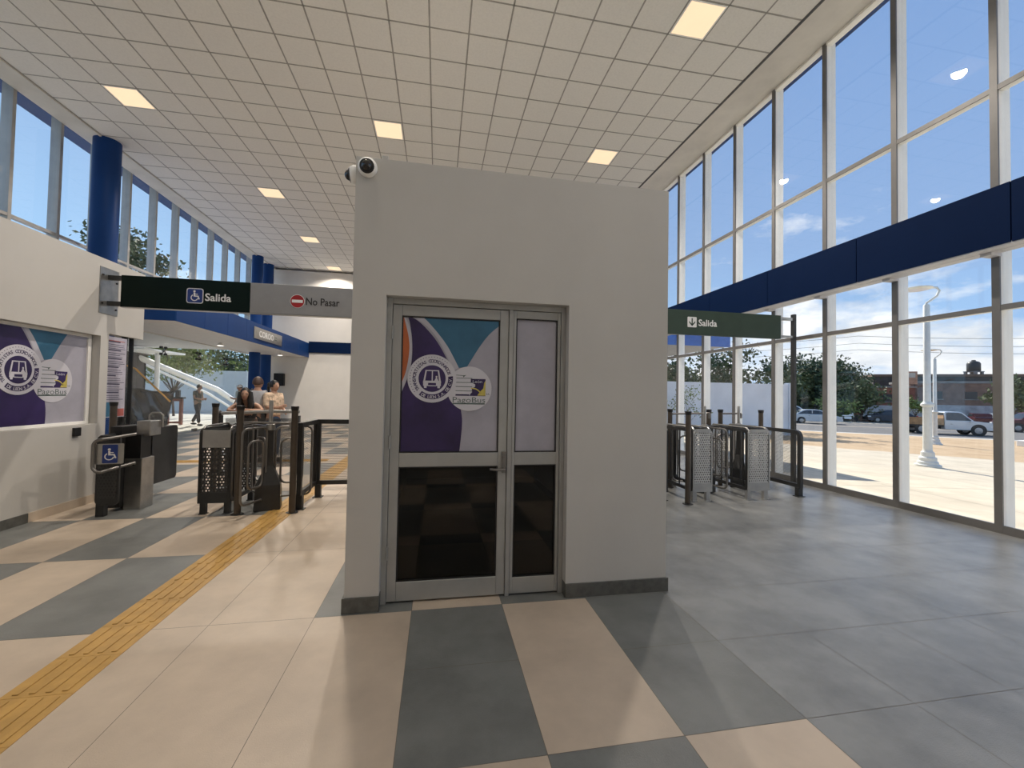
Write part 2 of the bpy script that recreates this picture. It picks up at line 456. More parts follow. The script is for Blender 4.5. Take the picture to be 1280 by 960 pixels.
for i in range(len(ysl)-1):
    y0, y1 = ysl[i], ysl[i+1]
    if y1 > YE: break
    zb = 3.68 if y0 > 10.2 else 3.1
    bay(n, XL, y0, y1, -1, zb, CZ+.20, (4.68,), CZ); n += 1
mb = MB(); mb.box(XR-.02, XR+.18, YE-.35, YE, 0, CZ+.2); mb.box(XR-.02, XR+.18, YB, ys[0]-.03, 0, CZ+.2); struct('trim_2', mb, M_FIN)
# blank wall under the high left windows, up to the entrance
mb = MB(); mb.box(XL-.15, XL, YB, 10.8, -.1, 3.1); mb.box(XL-.15, XL, 10.8, YE, 3.0, 3.70); struct('wall_left_outer', mb, M_WALL)

# right navy beam
mb = MB(); mb.m = 0
seams = [3.30+1.625*i for i in range(-4, 11)]
ye = [YB]+[s for s in seams if s > YB]+[YE]
for a, b in zip(ye[:-1], ye[1:]): mb.box(5.86, 5.885, a+.006, b-.006, 3.125, 3.765)
mb.box(5.885, 6.13, YB, YE, 3.14, 3.76)
mb.m = 1; mb.box(5.872, 5.99, YB, YE, 3.108, 3.14); mb.box(6.0, 6.136, YB, YE, 3.108, 3.14)
for y in ys: mb.box(6.0, 6.15, y-.05, y+.05, 3.075, 3.108)
struct('beam_right', mb, [M_BLUED, M_SOFF])
# left entrance box: fascia, front, soffit with lights
mb = MB(); mb.m = 0
cuts = [10.8, 12.0, 13.2, 14.4, 17.7, 19.3, YE]
for a, b in zip(cuts[:-1], cuts[1:]): mb.box(-6.02, -6.0, a+.006, b-.006, 3.0, 3.68)
for a, b in ((-8.1, -7.05), (-7.05, -6.0)): mb.box(a+.005, b-.005, 10.78, 10.8, 3.0, 3.68)
mb.box(-8.08, -6.02, 10.8, YE, 3.05, 3.66)
mb.m = 1; mb.box(-8.08, -6.02, 10.81, YE, 3.02, 3.05)
struct('beam_left', mb, [M_BLUE, M_SOFF])
# round blue columns
def column(x, y, r, lab):
    o = thing('round_column', lab, 'column', (x, y, 0), None)
    mb = MB(); mb.lathe([(r, 0), (r, CZ+.03)], 36, (x, y, 0)); build('shaft', mb, M_BLUE, o, smooth=True)
    mb = MB(); mb.lathe([(r+.012, 0), (r+.012, .08)], 36, (x, y, 0)); build('collar', mb, M_STEEL, o, smooth=True)
    o['kind'] = 'structure'
column(-7.62, 10.95, .25, 'blue round column between the high left windows above the ticket office wall')
column(-7.62, 19.1, .21, 'blue round column at the far left corner, nearer of the two')
column(-7.62, 20.25, .21, 'blue round column touching the far white wall')

# ================================================================== CEILING LAMPS
M_LAMP = emit('warm_lamp_diffuser', (1.0, .72, .46), 1.0)
plab = {(-10, 4): 'square warm ceiling lamp at upper left, nearest to the left windows', (-2, 4): 'square warm ceiling lamp above the security cameras of the booth',
 (6, -2): 'largest square warm ceiling lamp, at the top right of the ceiling', (6, 4): 'square warm ceiling lamp above the right corner of the booth',
 (-8, 10): 'nearest lamp of the row of three running towards the far wall', (-8, 16): 'middle lamp of the row of three running towards the far wall',
 (-8, 22): 'farthest square ceiling lamp beside the far wall'}
for c, r in lights_at+lights_added:
    x, y = CX+(c+.5)*CT, CY+(r+.5)*CT
    o = thing('ceiling_lamp', plab.get((c, r), 'added square warm ceiling lamp out of view, brightening the near hall'), 'ceiling lamp', (x, y, CZ-.006), None if (c, r) in plab else 'added ceiling lamps out of view')
    f = MB()
    for a in ((-.292, .292, -.292, -.272), (-.292, .292, .272, .292), (-.292, -.272, -.272, .272), (.272, .292, -.272, .272)): f.box(*a, -.004, .02)
    build('frame', f, M_FIN, o, local=True)
    d = MB(); d.box(-.272, .272, -.272, .272, .001, .012); build('diffuser', d, M_LAMP, o, local=True)
    l = bpy.data.lights.new('lamp_light', 'SPOT'); l.spot_size = math.radians(150); l.spot_blend = .6; l.shadow_soft_size = .09; l.color = (1, .90, .79)
    l.energy = LAMP_ADDED_W*(1.6 if c == 6 else .75 if c == -2 else .3) if r < -4 else LAMP_W*(.12 if c == -10 else .6 if r == 22 else 1.25 if r >= 10 else 1.0)
    lo = bpy.data.objects.new('lamp_light', l); COL.objects.link(lo); lo.parent = o; lo.location = (0, 0, -.012)

# ================================================================== BOOTH
BX0, BX1, BY0, BY1, BH = -.565, 1.70, 2.86, 6.75, 3.0
DX0, DX1, DZ = -.35, .925, 2.085
bo = thing('ticket_booth', 'grey-white plastered booth with a glazed aluminium door in the middle of the hall', 'booth', ((BX0+BX1)/2, BY0, 0))
mb = MB(); t = .11
def prof(x0, x1, y0, y1, z0, z1): mb.box(x0, x1, y0, y1, z0, z1)
prof(BX0, DX0, BY0, BY0+t, 0, BH); prof(DX1, BX1, BY0, BY0+t, 0, BH); prof(DX0, DX1, BY0, BY0+t, DZ, BH)
prof(BX0, BX0+t, BY0+t, BY1, 0, BH); prof(BX1-t, BX1, BY0+t, BY1, 0, BH); prof(BX0+t, BX1-t, BY1-t, BY1, 0, BH)
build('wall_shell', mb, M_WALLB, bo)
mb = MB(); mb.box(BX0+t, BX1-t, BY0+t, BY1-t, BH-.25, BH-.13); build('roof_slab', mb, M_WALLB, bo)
mb = MB(); h = .098; s_ = .014
mb.box(BX0-s_, DX0+.003, BY0-s_, BY0, 0, h); mb.box(BX0-s_, BX0, BY0, BY1, 0, h); mb.box(DX1, BX1+s_, BY0-s_, BY0, 0, h); mb.box(BX1, BX1+s_, BY0, BY1, 0, h)
mb.box(DX1-.003, DX1+.012, BY0, BY0+.07, 0, h); mb.box(DX0-.012, DX0+.003, BY0, BY0+.07, 0, h)
build('baseboard', mb, M_SKIRT, bo, bevel=.002)
mb = MB(); mb.box(BX0+t, BX1-t, BY1-t-.012, BY1-t, 0, .1); mb.box(BX0+t, BX0+t+.012, BY0+t, BY1-t-.02, 0, .1); mb.box(BX1-t-.012, BX1-t, BY0+t, BY1-t-.02, 0, .1)
build('inner_baseboard', mb, M_SKIRT, bo)
for a in ((1.62, 1.67, BY0+.02, BY0+.06, BH, BH+.012), (-.40, -.36, BY0+.01, BY0+.04, BH, BH+.03)):
    mb = MB(); mb.box(*a); build('mortar_bit', mb, M_WALLB, bo, bevel=.004)
# door frame, leaf, fixed panel  (door plane Y 2.93..2.99)
YD = BY0+.075
mb = MB()
mb.box(DX0, DX0+.035, YD, YD+.07, 0, DZ); mb.box(DX1-.035, DX1, YD, YD+.07, 0, DZ); mb.box(DX0+.035, DX1-.035, YD, YD+.07, DZ-.04, DZ); mb.box(.50, .53, YD, YD+.07, 0, DZ-.04)
build('door_frame', mb, M_DOOR, bo, bevel=.003)
def leaf(x0, x1, z0, z1, st, top, bot, m0, m1):
    mb = MB(); a, b = YD+.008, YD+.05
    mb.box(x0, x0+st, a, b, z0, z1); mb.box(x1-st, x1, a, b, z0, z1); mb.box(x0+st, x1-st, a, b, z1-top, z1); mb.box(x0+st, x1-st, a, b, z0, z0+bot); mb.box(x0+st, x1-st, a, b, m0, m1)
    g = MB(); e = .008                                       # black gasket lines round both panes
    for (za, zb) in ((z0+bot, m0), (m1, z1-top)):
        g.box(x0+st, x0+st+e, a+.004, a+.02, za, zb); g.box(x1-st-e, x1-st, a+.004, a+.02, za, zb); g.box(x0+st+e, x1-st-e, a+.004, a+.02, za, za+e); g.box(x0+st+e, x1-st-e, a+.004, a+.02, zb-e, zb)
    return mb, g, (x0+st, x1-st), (z0+bot, m0), (m1, z1-top)
fr, gk, lx, lowz, upz = leaf(DX0+.037, .498, .012, DZ-.043, .062, .075, .130, .922, 1.018)
dl = build('door_leaf', fr, M_DOOR, bo, bevel=.004)
build('gasket', gk, M_BLACK, dl)
p = MB(); p.box(lx[0], lx[1], YD+.026, YD+.032, *lowz); tag(build('lower_pane', p, M_GLASSB, dl), 'dark glass pane')
p = MB(); p.box(lx[0], lx[1], YD+.026, YD+.032, *upz); build('upper_pane', p, M_LILAC, dl)
hd = MB(); hd.box(.462, .492, YD-.012, YD+.008, .875, 1.025); hd.cyl((.477, YD-.05, .905), (.477, YD-.01, .905), .009); hd.tube([(.477, YD-.05, .905), (.42, YD-.052, .905), (.372, YD-.045, .908)], [.010, .009, .008], 10)
hd.cyl((.477, YD-.022, .985), (.477, YD-.010, .985), .010)
tag(build('handle', hd, M_TUBE, dl, bevel=.002), 'dark metal lever handle on a long plate')
hg = MB()
for zz in (.3, 1.05, 1.8):
    hg = MB(); hg.cyl((DX0+.037, YD-.004, zz), (DX0+.037, YD-.004, zz+.09), .008); build('hinge', hg, M_DOOR, dl, smooth=True)
fr, gk, fx, lz2, uz2 = leaf(.532, DX1-.037, .012, DZ-.043, .022, .055, .115, .928, 1.018)
sp_ = build('side_panel', fr, M_DOOR, bo, bevel=.003); build('gasket', gk, M_BLACK, sp_)
p = MB(); p.box(fx[0], fx[1], YD+.026, YD+.032, *lz2); tag(build('lower_pane', p, M_GLASSB, sp_), 'dark glass pane')
p = MB(); p.box(fx[0], fx[1], YD+.026, YD+.032, *uz2); tag(build('upper_pane', p, M_LILAC, sp_), 'plain lilac-grey film pane')

# ---- the vinyl artwork (door and office window share it)
def artwork(parent, O, U, V, N, u0, u1, v0, v1, k, ox, oz, mirror_extra=False):
    """artwork space: door pane px of the sketch (x 100..688, y 90..887); mapped by scale k to metres, origin ox,oz = centre of first emblem (283,452)"""
    N = Vector(N); sc = k*.69/588
    def mp(p): return (ox+(p[0]-283)*sc, oz-(p[1]-452)*sc*1.02)
    def shape(name, pts, m, lay):
        q = clip_poly([mp(p) for p in pts], u0, u1, v0, v1)
        if len(q) < 3: return
        mb = MB(); poly2(mb, q, Vector(O)+N*(.0008*lay), U, V); build(name, mb, m, parent)
    A = smooth_pts
    shape('teal_shape', [(215, 40)]+A([(215, 88), (290, 160), (370, 260), (440, 385)])+[(490, 378)]+A([(490, 375), (560, 260), (620, 180), (690, 118), (740, 80)])+[(740, 40)], M_TEAL, 1)
    shape('pale_swoosh', A([(130, 40), (215, 88), (290, 160), (370, 260), (440, 385)])+A([(405, 400), (330, 250), (250, 150), (128, 80)])+[(60, 40)], M_LILACW, 2)
    shape('pale_swoosh', [(60, 40)]+A([(100, 60), (150, 170), (164, 290), (145, 430), (90, 570)])+[(60, 640)], M_LILACW, 2)
    shape('purple_shape', A([(122, 60), (150, 150), (164, 290), (150, 420), (92, 575)])+([(92, 960)] if not mirror_extra else [(-700, 500), (-700, 960)])+[(440, 960)]+A([(452, 887), (466, 720), (455, 620), (420, 450), (370, 340), (300, 225), (210, 130), (128, 82)]), M_PURP, 3)
    shape('orange_shape', A([(112, 100), (140, 210), (146, 300), (128, 420), (96, 500)])+[(60, 560), (60, 100)], M_ORNG, 3)
    if mirror_extra:
        shape('purple_shape', A([(-700, 0), (-100, 0), (60, 40), (120, 90)])+A([(150, 150), (164, 290), (150, 420), (92, 575)])+[(-700, 600)], M_PURP, 3)
    def emb(name, m, lay, fn):
        mb = MB(); fn(mb, Vector(O)+N*(.0008*lay)); return build(name, mb, m, parent)
    r1 = k*.168; c1 = (ox, oz)
    emb('emblem_disc', M_DISC, 11, lambda mb, o: poly2(mb, circ(*c1, r1, 64), o, U, V))
    def inner(mb, o):
        poly2(mb, circ(*c1, r1*.555, 48), o, U, V)
        ring(mb, *c1, r1*.66, r1*.86, o, U, V, math.radians(232), math.radians(368), 40)
        for i in range(24):
            a = math.radians(70+i*8.2) if i < 40 else 0
            a = math.radians(48+i*7.4)
            poly2(mb, circ(c1[0]+r1*.9*math.cos(a), c1[1]+r1*.9*math.sin(a), r1*.018, 8), o, U, V)
        arc_text(mb, 'TRANSPORTISTAS COORDINADOS', o, U, V, *c1, r1*.665, math.radians(222), math.radians(14), r1*.135)
    emb('emblem_print', M_PURP, 12, inner)
    def bus(mb, o):
        s = r1*.36; cx, cy = c1
        def P(l): return [(cx+a*s, cy+b*s) for a, b in l]
        poly2(mb, P([(-.78, .98), (.78, .98), (.78, .86), (-.78, .86)]), o, U, V)
        for l in ([(-.78, .9), (-.62, .9), (-.8, -.35), (-1.0, -.35)], [(.62, .9), (.78, .9), (1.0, -.35), (.8, -.35)], [(-.05, .9), (.07, .9), (.07, -.3), (-.05, -.3)],
                  [(-1.0, -.25), (1.0, -.25), (1.03, -.5), (-1.03, -.5)], [(-1.0, -.5), (-.45, -.5), (-.45, -.85), (-1.0, -.85)], [(1.0, -.5), (.45, -.5), (.45, -.85), (1.0, -.85)],
                  [(-.45, -.78), (.45, -.78), (.45, -.88), (-.45, -.88)], [(-.92, -.85), (-.6, -.85), (-.62, -1.1), (-.9, -1.1)], [(.92, -.85), (.6, -.85), (.62, -1.1), (.9, -1.1)],
                  [(.25, -.25), (.72, -.25), (.6, .02), (.5, .18), (.38, .02)]):
            poly2(mb, P(l), o, U, V)
        poly2(mb, circ(cx+.49*s, cy+.22*s, .11*s, 12), o, U, V)
        arc_text(mb, 'DE LEON S.A. DE C.V.', o, U, V, *c1, r1*.825, math.radians(238), math.radians(364), r1*.12, inward=True)
    emb('bus_icon', M_DISC, 13, bus)
    r2 = k*.158; c2 = (ox+k*.262, oz-k*.066)
    emb('logo_disc', M_DISC, 5, lambda mb, o: poly2(mb, circ(*c2, r2, 64), o, U, V))
    def T(l): return [(c2[0]+a*r2, c2[1]+b*r2) for a, b in l]
    def lines(mb, o):
        for i, yy in enumerate((.47, .28, .09, -.10)): poly2(mb, T([(-.62, yy+.014), (.12 if i != 1 else .2, yy+.014), (.12, yy-.014), (-.62, yy-.014)]), o, U, V)
        poly2(mb, T([(-.70, .62), (-.25, .60), (-.16, .62), (-.28, .5), (-.30, .575), (-.70, .595)]), o, U, V)
        put_text(mb, 'PagoBus', o, U, V, c2[0]-.74*r2, c2[1]-.62*r2, width=1.46*r2, cap=.24*r2)
        poly2(mb, T([(-.74, -.70), (.70, -.70), (.70, -.64), (-.74, -.64)]), o, U, V)
        put_text(mb, 'S.A.', o, U, V, c2[0]+.76*r2, c2[1]-.26*r2, cap=.07*r2, bold=.02)
    emb('logo_lettering', M_DTEXT, 6, lines)
    emb('purple_block', M_PURP, 6, lambda mb, o: [poly2(mb, T([(.05, .45), (.72, .45), (.72, -.32), (.0, -.32), (.05, -.22), (.12, -.15), (.1, .0), (.25, .1), (.25, .2), (.05, .3)]), o, U, V), poly2(mb, T([(-.62, -.32), (.0, -.32), (.0, -.25), (-.62, -.25)]), o, U, V)])
    def yl(mb, o):
        poly2(mb, T([(.35, -.3), (.72, -.3), (.72, .38), (.66, .28), (.62, .02), (.48, -.12)]), o, U, V)
        ring(mb, c2[0]+.12*r2, c2[1]-.42*r2, .42*r2, .47*r2, o, U, V, .5, 1.7, 14)
    emb('yellow_block', M_YEL, 7, yl)
    emb('logo_word', M_DISC, 7, lambda mb, o: put_text(mb, 'León', o, U, V, c2[0]+.14*r2, c2[1]+.27*r2, width=.42*r2, cap=.12*r2))
st = bpy.data.objects['upper_pane']
vg = build('vinyl_graphic', MB().box(lx[0]+.009, lx[1]-.009, YD+.0215, YD+.0245, upz[0]+.009, upz[1]-.009), M_LILAC, bo)
artwork(vg, (0, YD+.0205, 0), (1, 0, 0), (0, 0, 1), (0, -1, 0), lx[0]+.009, lx[1]-.009, upz[0]+.009, upz[1]-.009, 1.0, -.038, 1.535)

# dome cameras on the booth's top left corner
def dome_cam(loc, d, label):
    o = thing('security_camera', label, 'camera', loc)
    mb = MB(); mb.lathe([(.058, 0), (.062, .012), (.062, .028), (.052, .045), (.030, .058), (.02, .062)], 28, (0,0,0)); a = build('housing', mb, M_FIN, o, local=True, smooth=True)
    r = MB(); r.lathe([(.047, .045), (.047, .052), (.04, .056)], 24); b = build('bezel', r, M_BLACK, a, local=True, smooth=True)
    e = MB(); e.ball((0, 0, .05), .036, 20); c = build('lens_dome', e, mat('smoked_dome', (.006, .006, .008), .06, spec=.8), a, local=True, smooth=True)
    o.rotation_euler = Vector(d).to_track_quat('Z', 'Y').to_euler()
dome_cam((-.488, 2.86, 2.925), (0, -1, -.18), 'white dome camera with black lens on the front of the booth at the top left')
dome_cam((-.565, 2.93, 2.905), (-1, -.05, -.1), 'white dome camera sticking out from the left side of the booth')
# small power box on left wall
mb = MB(); mb.box(LW, LW+.03, 5.70, 5.79, .85, .95); single('wall_socket', mb, M_BLACK, 'small black wall socket under the office window', 'socket', bevel=.004)

# ================================================================== LEFT OFFICE WINDOW with art, price list
ow = thing('office_window', 'white framed ticket office window covered by purple and teal vinyl with two round emblems', 'window', (LW-.08, 4.8, .975))
mb = MB(); XP = LW-.10
mb.box(XP-.03, XP+.012, 3.56, 6.05, .976, 1.012); mb.box(XP-.03, XP+.012, 3.56, 6.05, 2.05, 2.084); mb.box(XP-.03, XP+.012, 6.0, 6.05, 1.012, 2.05); mb.box(XP-.03, XP+.012, 3.56, 3.6, 1.012, 2.05)
build('frame', mb, M_FIN, ow, bevel=.003)
p = build('vinyl_graphic', MB().box(XP-.02, XP-.005, 3.6, 6.0, 1.012, 2.05), M_LILAC, ow)
artwork(p, (XP-.004, 0, 0), (0, 1, 0), (0, 0, 1), (1, 0, 0), 3.6, 6.0, 1.014, 2.048, 1.56, 5.15, 1.60, True)
# price list poster on glass beside the wall end
ps = thing('price_list_poster', 'tall white tariff poster with small print and a teal foot beside the wall end', 'poster', (LW-.02, 6.36, 1.04))
mb = MB(); mb.box(LW-.03, LW-.02, 6.20, 6.54, 1.04, 2.10); build('sheet', mb, mat('poster_paper', (.50, .48, .56), .6), ps)
mb = MB(); r_ = random.Random(5); zz = 2.03; k = 0
while zz > 1.27:
    hd_ = k % 4 == 0; w = (.14+.1*r_.random()) if hd_ else (.2+.1*r_.random())
    mb.box(LW-.02, LW-.0185, 6.22, 6.22+w, zz, zz+(.016 if hd_ else .007)); zz -= .026 if not hd_ else .034; k += 1
build('printed_line', mb, mat('poster_ink', (.06, .05, .10), .6), ps)
mb = MB(); mb.box(LW-.02, LW-.0185, 6.205, 6.33, 1.05, 1.24); build('teal_block', mb, M_TEAL, ps)
for a in ((6.40, 6.53, 1.05, 1.15), (6.22, 6.5, 2.045, 2.055)):
    mb = MB(); mb.box(LW-.02, LW-.0185, *a); build('red_block', mb, mat('poster_red', (.45, .12, .10), .6), ps)
mb = MB(); mb.box(LW-.09, LW-.07, 6.20, 6.82, 0, 2.12); o = struct('window_90', mb, M_GLASS)
mb = MB(); mb.box(LW-.10, LW-.05, 6.56, 6.60, 0, 2.13); mb.box(LW-.1, LW-.05, 6.70, 6.72, 0, 2.13); struct('trim_3', mb, M_BLACK)

# ================================================================== HANGING SIGNS
SY = 6.15; SZ0, SZ1 = 2.475, 2.885
def isa(mbw, O, U, V, cx, cy, s):
    """wheelchair symbol, s = height"""
    k = s
    poly2(mbw, circ(cx-.04*k, cy+.36*k, .085*k, 14), O, U, V)
    poly2(mbw, [(cx-.10*k, cy+.26*k), (cx+.02*k, cy+.26*k), (cx+.03*k, cy+.02*k), (cx+.26*k, cy+.02*k), (cx+.36*k, cy-.26*k), (cx+.28*k, cy-.30*k), (cx+.19*k, cy-.07*k), (cx-.09*k, cy-.07*k)], O, U, V)
    poly2(mbw, [(cx, cy+.16*k), (cx+.2*k, cy+.16*k), (cx+.2*k, cy+.10*k), (cx, cy+.10*k)], O, U, V)
    ring(mbw, cx-.03*k, cy-.15*k, .20*k, .27*k, O, U, V, math.radians(120), math.radians(350), 26)
sg = thing('hanging_sign', 'long hanging sign, dark half reading Salida, grey half reading No Pasar', 'sign', (-2.3, SY, SZ0))
mb = MB(); mb.box(-4.04, -2.525, SY-.035, SY+.035, SZ0, SZ1); d1 = build('dark_panel', mb, M_SGREEN, sg, bevel=.003)
mb = MB(); mb.box(-2.52, BX0-.002, SY-.035, SY+.035, SZ0+.002, SZ1); d2 = build('grey_panel', mb, M_SGREY, sg, bevel=.003)
mb = MB(); mb.box(-4.04, BX0-.01, SY-.038, SY+.038, SZ0-.008, SZ0-.001); build('bottom_rail', mb, M_STEEL, sg)
O = (0, SY-.0365, 0); U = (1,0,0); V = (0,0,1)
mb = MB(); poly2(mb, rrect(-3.285, -3.085, 2.565, 2.765, .03), O, U, V); build('symbol_border', mb, M_WHITE, d1)
mb = MB(); poly2(mb, rrect(-3.275, -3.095, 2.575, 2.755, .024), (0, SY-.0376, 0), U, V); build('symbol_square', mb, M_ISA, d1)
mb = MB(); isa(mb, (0, SY-.0387, 0), U, V, -3.185, 2.665, .165); build('wheelchair_symbol', mb, M_WHITE, d1)
mb = MB(); put_text(mb, 'Salida', O, U, V, -3.065, 2.608, width=.315, cap=.098, bold=.02); build('lettering', mb, M_WHITE, d1)
mb = MB(); poly2(mb, circ(-1.925, 2.665, .094, 40), O, U, V); build('no_entry_border', mb, M_WHITE, d2)
mb = MB(); poly2(mb, circ(-1.925, 2.665, .088, 40), (0, SY-.0376, 0), U, V); build('no_entry_disc', mb, M_RED, d2)
mb = MB(); poly2(mb, [(-1.995, 2.645), (-1.855, 2.645), (-1.855, 2.685), (-1.995, 2.685)], (0, SY-.0387, 0), U, V); build('no_entry_bar', mb, M_WHITE, d2)
mb = MB(); put_text(mb, 'No Pasar', O, U, V, -1.815, 2.622, width=.44, cap=.10, bold=.012); build('lettering', mb, M_BLACKV, d2)
mb = MB(); mb.box(LW, LW+.008, 6.0, 6.31, 2.37, 2.96); bp = build('bracket_plate', mb, M_STEEL, sg, bevel=.002)
for za, zb in ((2.82, 2.875), (2.485, 2.54)):
    mb = MB(); mb.box(LW+.008, -4.04, SY-.03, SY+.03, za, zb); build('bracket_arm', mb, M_CHAR, sg)
for yy, zz in ((6.04, 2.86), (6.27, 2.80), (6.04, 2.50), (6.27, 2.45)):
    mb = MB(); mb.cyl((LW+.008, yy, zz), (LW+.018, yy, zz), .012, 10); build('bolt', mb, M_BLACK, bp)

sg = thing('hanging_sign', 'grey-green sign with white arrow square and Salida, reaching from booth to window post', 'sign', (3.7, SY, SZ0))
mb = MB(); mb.box(BX1+.002, 5.735, SY-.035, SY+.035, SZ0-.01, SZ1-.02); d1 = build('green_panel', mb, M_SGREENR, sg, bevel=.003)
mb = MB(); poly2(mb, rrect(3.985, 4.15, 2.585, 2.755, .014), O, U, V); build('arrow_square', mb, M_WHITE, d1)
mb = MB(); o_ = (0, SY-.0376, 0); cx = 4.068
poly2(mb, [(cx-.011, 2.735), (cx+.011, 2.735), (cx+.011, 2.62), (cx-.011, 2.62)], o_, U, V)
poly2(mb, [(cx, 2.603), (cx+.055, 2.66), (cx+.055, 2.688), (cx, 2.635), (cx-.055, 2.688), (cx-.055, 2.66)], o_, U, V); build('down_arrow', mb, M_SGREENR, d1)
mb = MB(); put_text(mb, 'Salida', O, U, V, 4.185, 2.615, width=.335, cap=.105, bold=.02); build('lettering', mb, M_WHITE, d1)
mb = MB(); mb.box(5.735, 5.75, SY-.03, SY+.03, SZ0, SZ1-.02); build('end_plate', mb, M_STEEL, sg)
for za, zb in ((2.79, 2.84), (2.49, 2.53)):
    mb = MB(); mb.box(5.75, 6.0, SY-.02, SY+.02, za, zb); build('bracket_arm', mb, M_STEEL, sg)
mb = MB(); mb.box(5.995, 6.045, SY-.035, SY+.035, 0, 2.90); pp = tag(build('post', mb, M_CHAR, sg, bevel=.003), 'tall dark post standing on the floor')
mb = MB(); mb.box(5.95, 6.08, SY-.08, SY+.08, 0, .012); build('base_plate', mb, M_CHAR, pp)

# entrance box sign (text unreadable in part)
sg = thing('entrance_sign', 'small grey sign with pale round letters on the blue entrance box', 'sign', (-5.99, 16.1, 3.16))
mb = MB(); mb.box(-5.999, -5.975, 14.9, 17.35, 3.15, 3.54); d1 = build('panel', mb, M_STEEL, sg, bevel=.004)
mb = MB(); put_text(mb, 'COROO', (-5.974, 0, 0), (0,1,0), (0,0,1), 15.28, 3.25, width=1.25, cap=.2, bold=.025); build('lettering', mb, M_WHITE, d1)
mb = MB(); mb.box(-5.974, -5.972, 16.62, 16.82, 3.28, 3.31); mb.box(-5.974, -5.972, 16.62, 16.82, 3.37, 3.40); build('bars', mb, M_DTEXT, d1)
# downlights in the soffit, black loudspeaker on the far wall
for (x, y, lab) in ((-7.3, 15.6, 'white downlight under the entrance box, nearer one'), (-6.6, 19.0, 'white downlight under the entrance box next to the far wall')):
    o = thing('downlight', lab, 'ceiling lamp', (x, y, 3.02))
    mb = MB(); mb.lathe([(.11, -.10), (.11, -.09), (.05, -.02), (.03, 0)], 18); build('shade', mb, M_FIN, o, local=True, smooth=True)
    mb = MB(); mb.lathe([(.09, -.104), (.09, -.101)], 18); build('diffuser', mb, emit('cool_lamp', (1, .97, .9), 2.5) if 'cool_lamp' not in MATS else MATS['cool_lamp'], o, local=True)
spk = thing('wall_loudspeaker', 'black box loudspeaker on the far white wall behind the people', 'loudspeaker', (-7.2, YE-.12, 1.65))
mb = MB(); mb.box(-7.42, -7.0, YE-.24, YE-.02, 1.65, 2.22); build('cabinet', mb, M_BLACK, spk, bevel=.01)
mb = MB(); mb.box(-7.38, -7.04, YE-.245, YE-.24, 1.69, 2.18); build('grille', mb, M_CHAR, spk)
mb = MB(); mb.box(-7.26, -7.16, YE-.03, YE, 1.85, 2.05); build('bracket', mb, M_CHAR, spk)

# ================================================================== TACTILE PAVING
def tactile(name, x0, x1, y0, y1, along, lab):
    o = thing(name, lab, 'floor strip', ((x0+x1)/2, (y0+y1)/2, 0))
    mb = MB(); bars = MB()
    L = (y1-y0) if along == 'y' else (x1-x0); n = int(L/.3)
    for i in range(n):
        if along == 'y': a = (x0, x1, y0+i*.3+.001, y0+(i+1)*.3-.001)
        else: a = (x0+i*.3+.001, x0+(i+1)*.3-.001, y0, y1)
        mb.box(*a, -.001, .0025)
        for j in range(4):
            if along == 'y':
                c = x0+.052+j*.0655; bars.box(c-.013, c+.013, a[2]+.018, a[3]-.018, .0025, .0075)
            else:
                c = y0+.052+j*.0655; bars.box(a[0]+.018, a[1]-.018, c-.013, c+.013, .0025, .0075)
    build('tile_strip', mb, M_TACT, o); build('raised_bars', bars, M_TACT, o, bevel=.002, segs=1)
tactile('tactile_strip', -1.94, -1.64, -3.7, 20.6, 'y', 'long yellow ribbed tactile strip running straight through the gates')
tactile('tactile_strip', -6.4, -1.95, 9.05, 9.35, 'x', 'yellow tactile strip crossing the far floor sideways behind the gates')

# ================================================================== GATES
def bollard(x, y, lab, h=1.25, r=.036, square=False):
    o = thing('bollard', lab, 'bollard', (x, y, 0), None)
    mb = MB()
    if square: mb.box(-.045, .045, -.03, .03, 0, h-.045)
    else: mb.lathe([(r, .006), (r, h-.05)], 20)
    build('post', mb, M_BRONZE, o, local=True, smooth=not square, bevel=.006 if square else 0)
    mb = MB()
    if square: mb.box(-.05, .05, -.035, .035, h-.045, h)
    else: mb.lathe([(r+.002, h-.05), (r+.006, h-.03), (r+.008, h-.004), (r+.004, h)], 20)
    build('cap', mb, M_BLACK, o, local=True, smooth=not square, bevel=.005 if square else 0)
    mb = MB(); mb.lathe([(r+.03, 0), (r+.03, .008)], 20); build('base_flange', mb, M_CHAR, o, local=True)
bollard(-2.235, 5.28, 'front bronze bollard left of the yellow strip')
bollard(-1.65, 5.28, 'front bronze bollard right of the yellow strip')
bollard(-2.86, 6.05, 'dark bollard behind the perforated gate housing left of the yellow strip')
bollard(-4.02, 6.05, 'dark bollard standing in front of the tariff poster')
bollard(3.36, 5.12, 'front dark bollard closest to the right side of the booth')
bollard(3.68, 6.1, 'rear dark bollard nearest to the booth on the right side')
bollard(4.37, 6.1, 'rear dark bollard, left one of the close pair under the right sign')
bollard(4.62, 6.15, 'rear dark bollard, right one of the close pair under the right sign')
bollard(5.34, 6.1, 'rear dark bollard nearest to the tall windows')
bollard(3.95, 6.9, 'far stubby dark bollard between the rear bollards right of the booth', h=1.02)

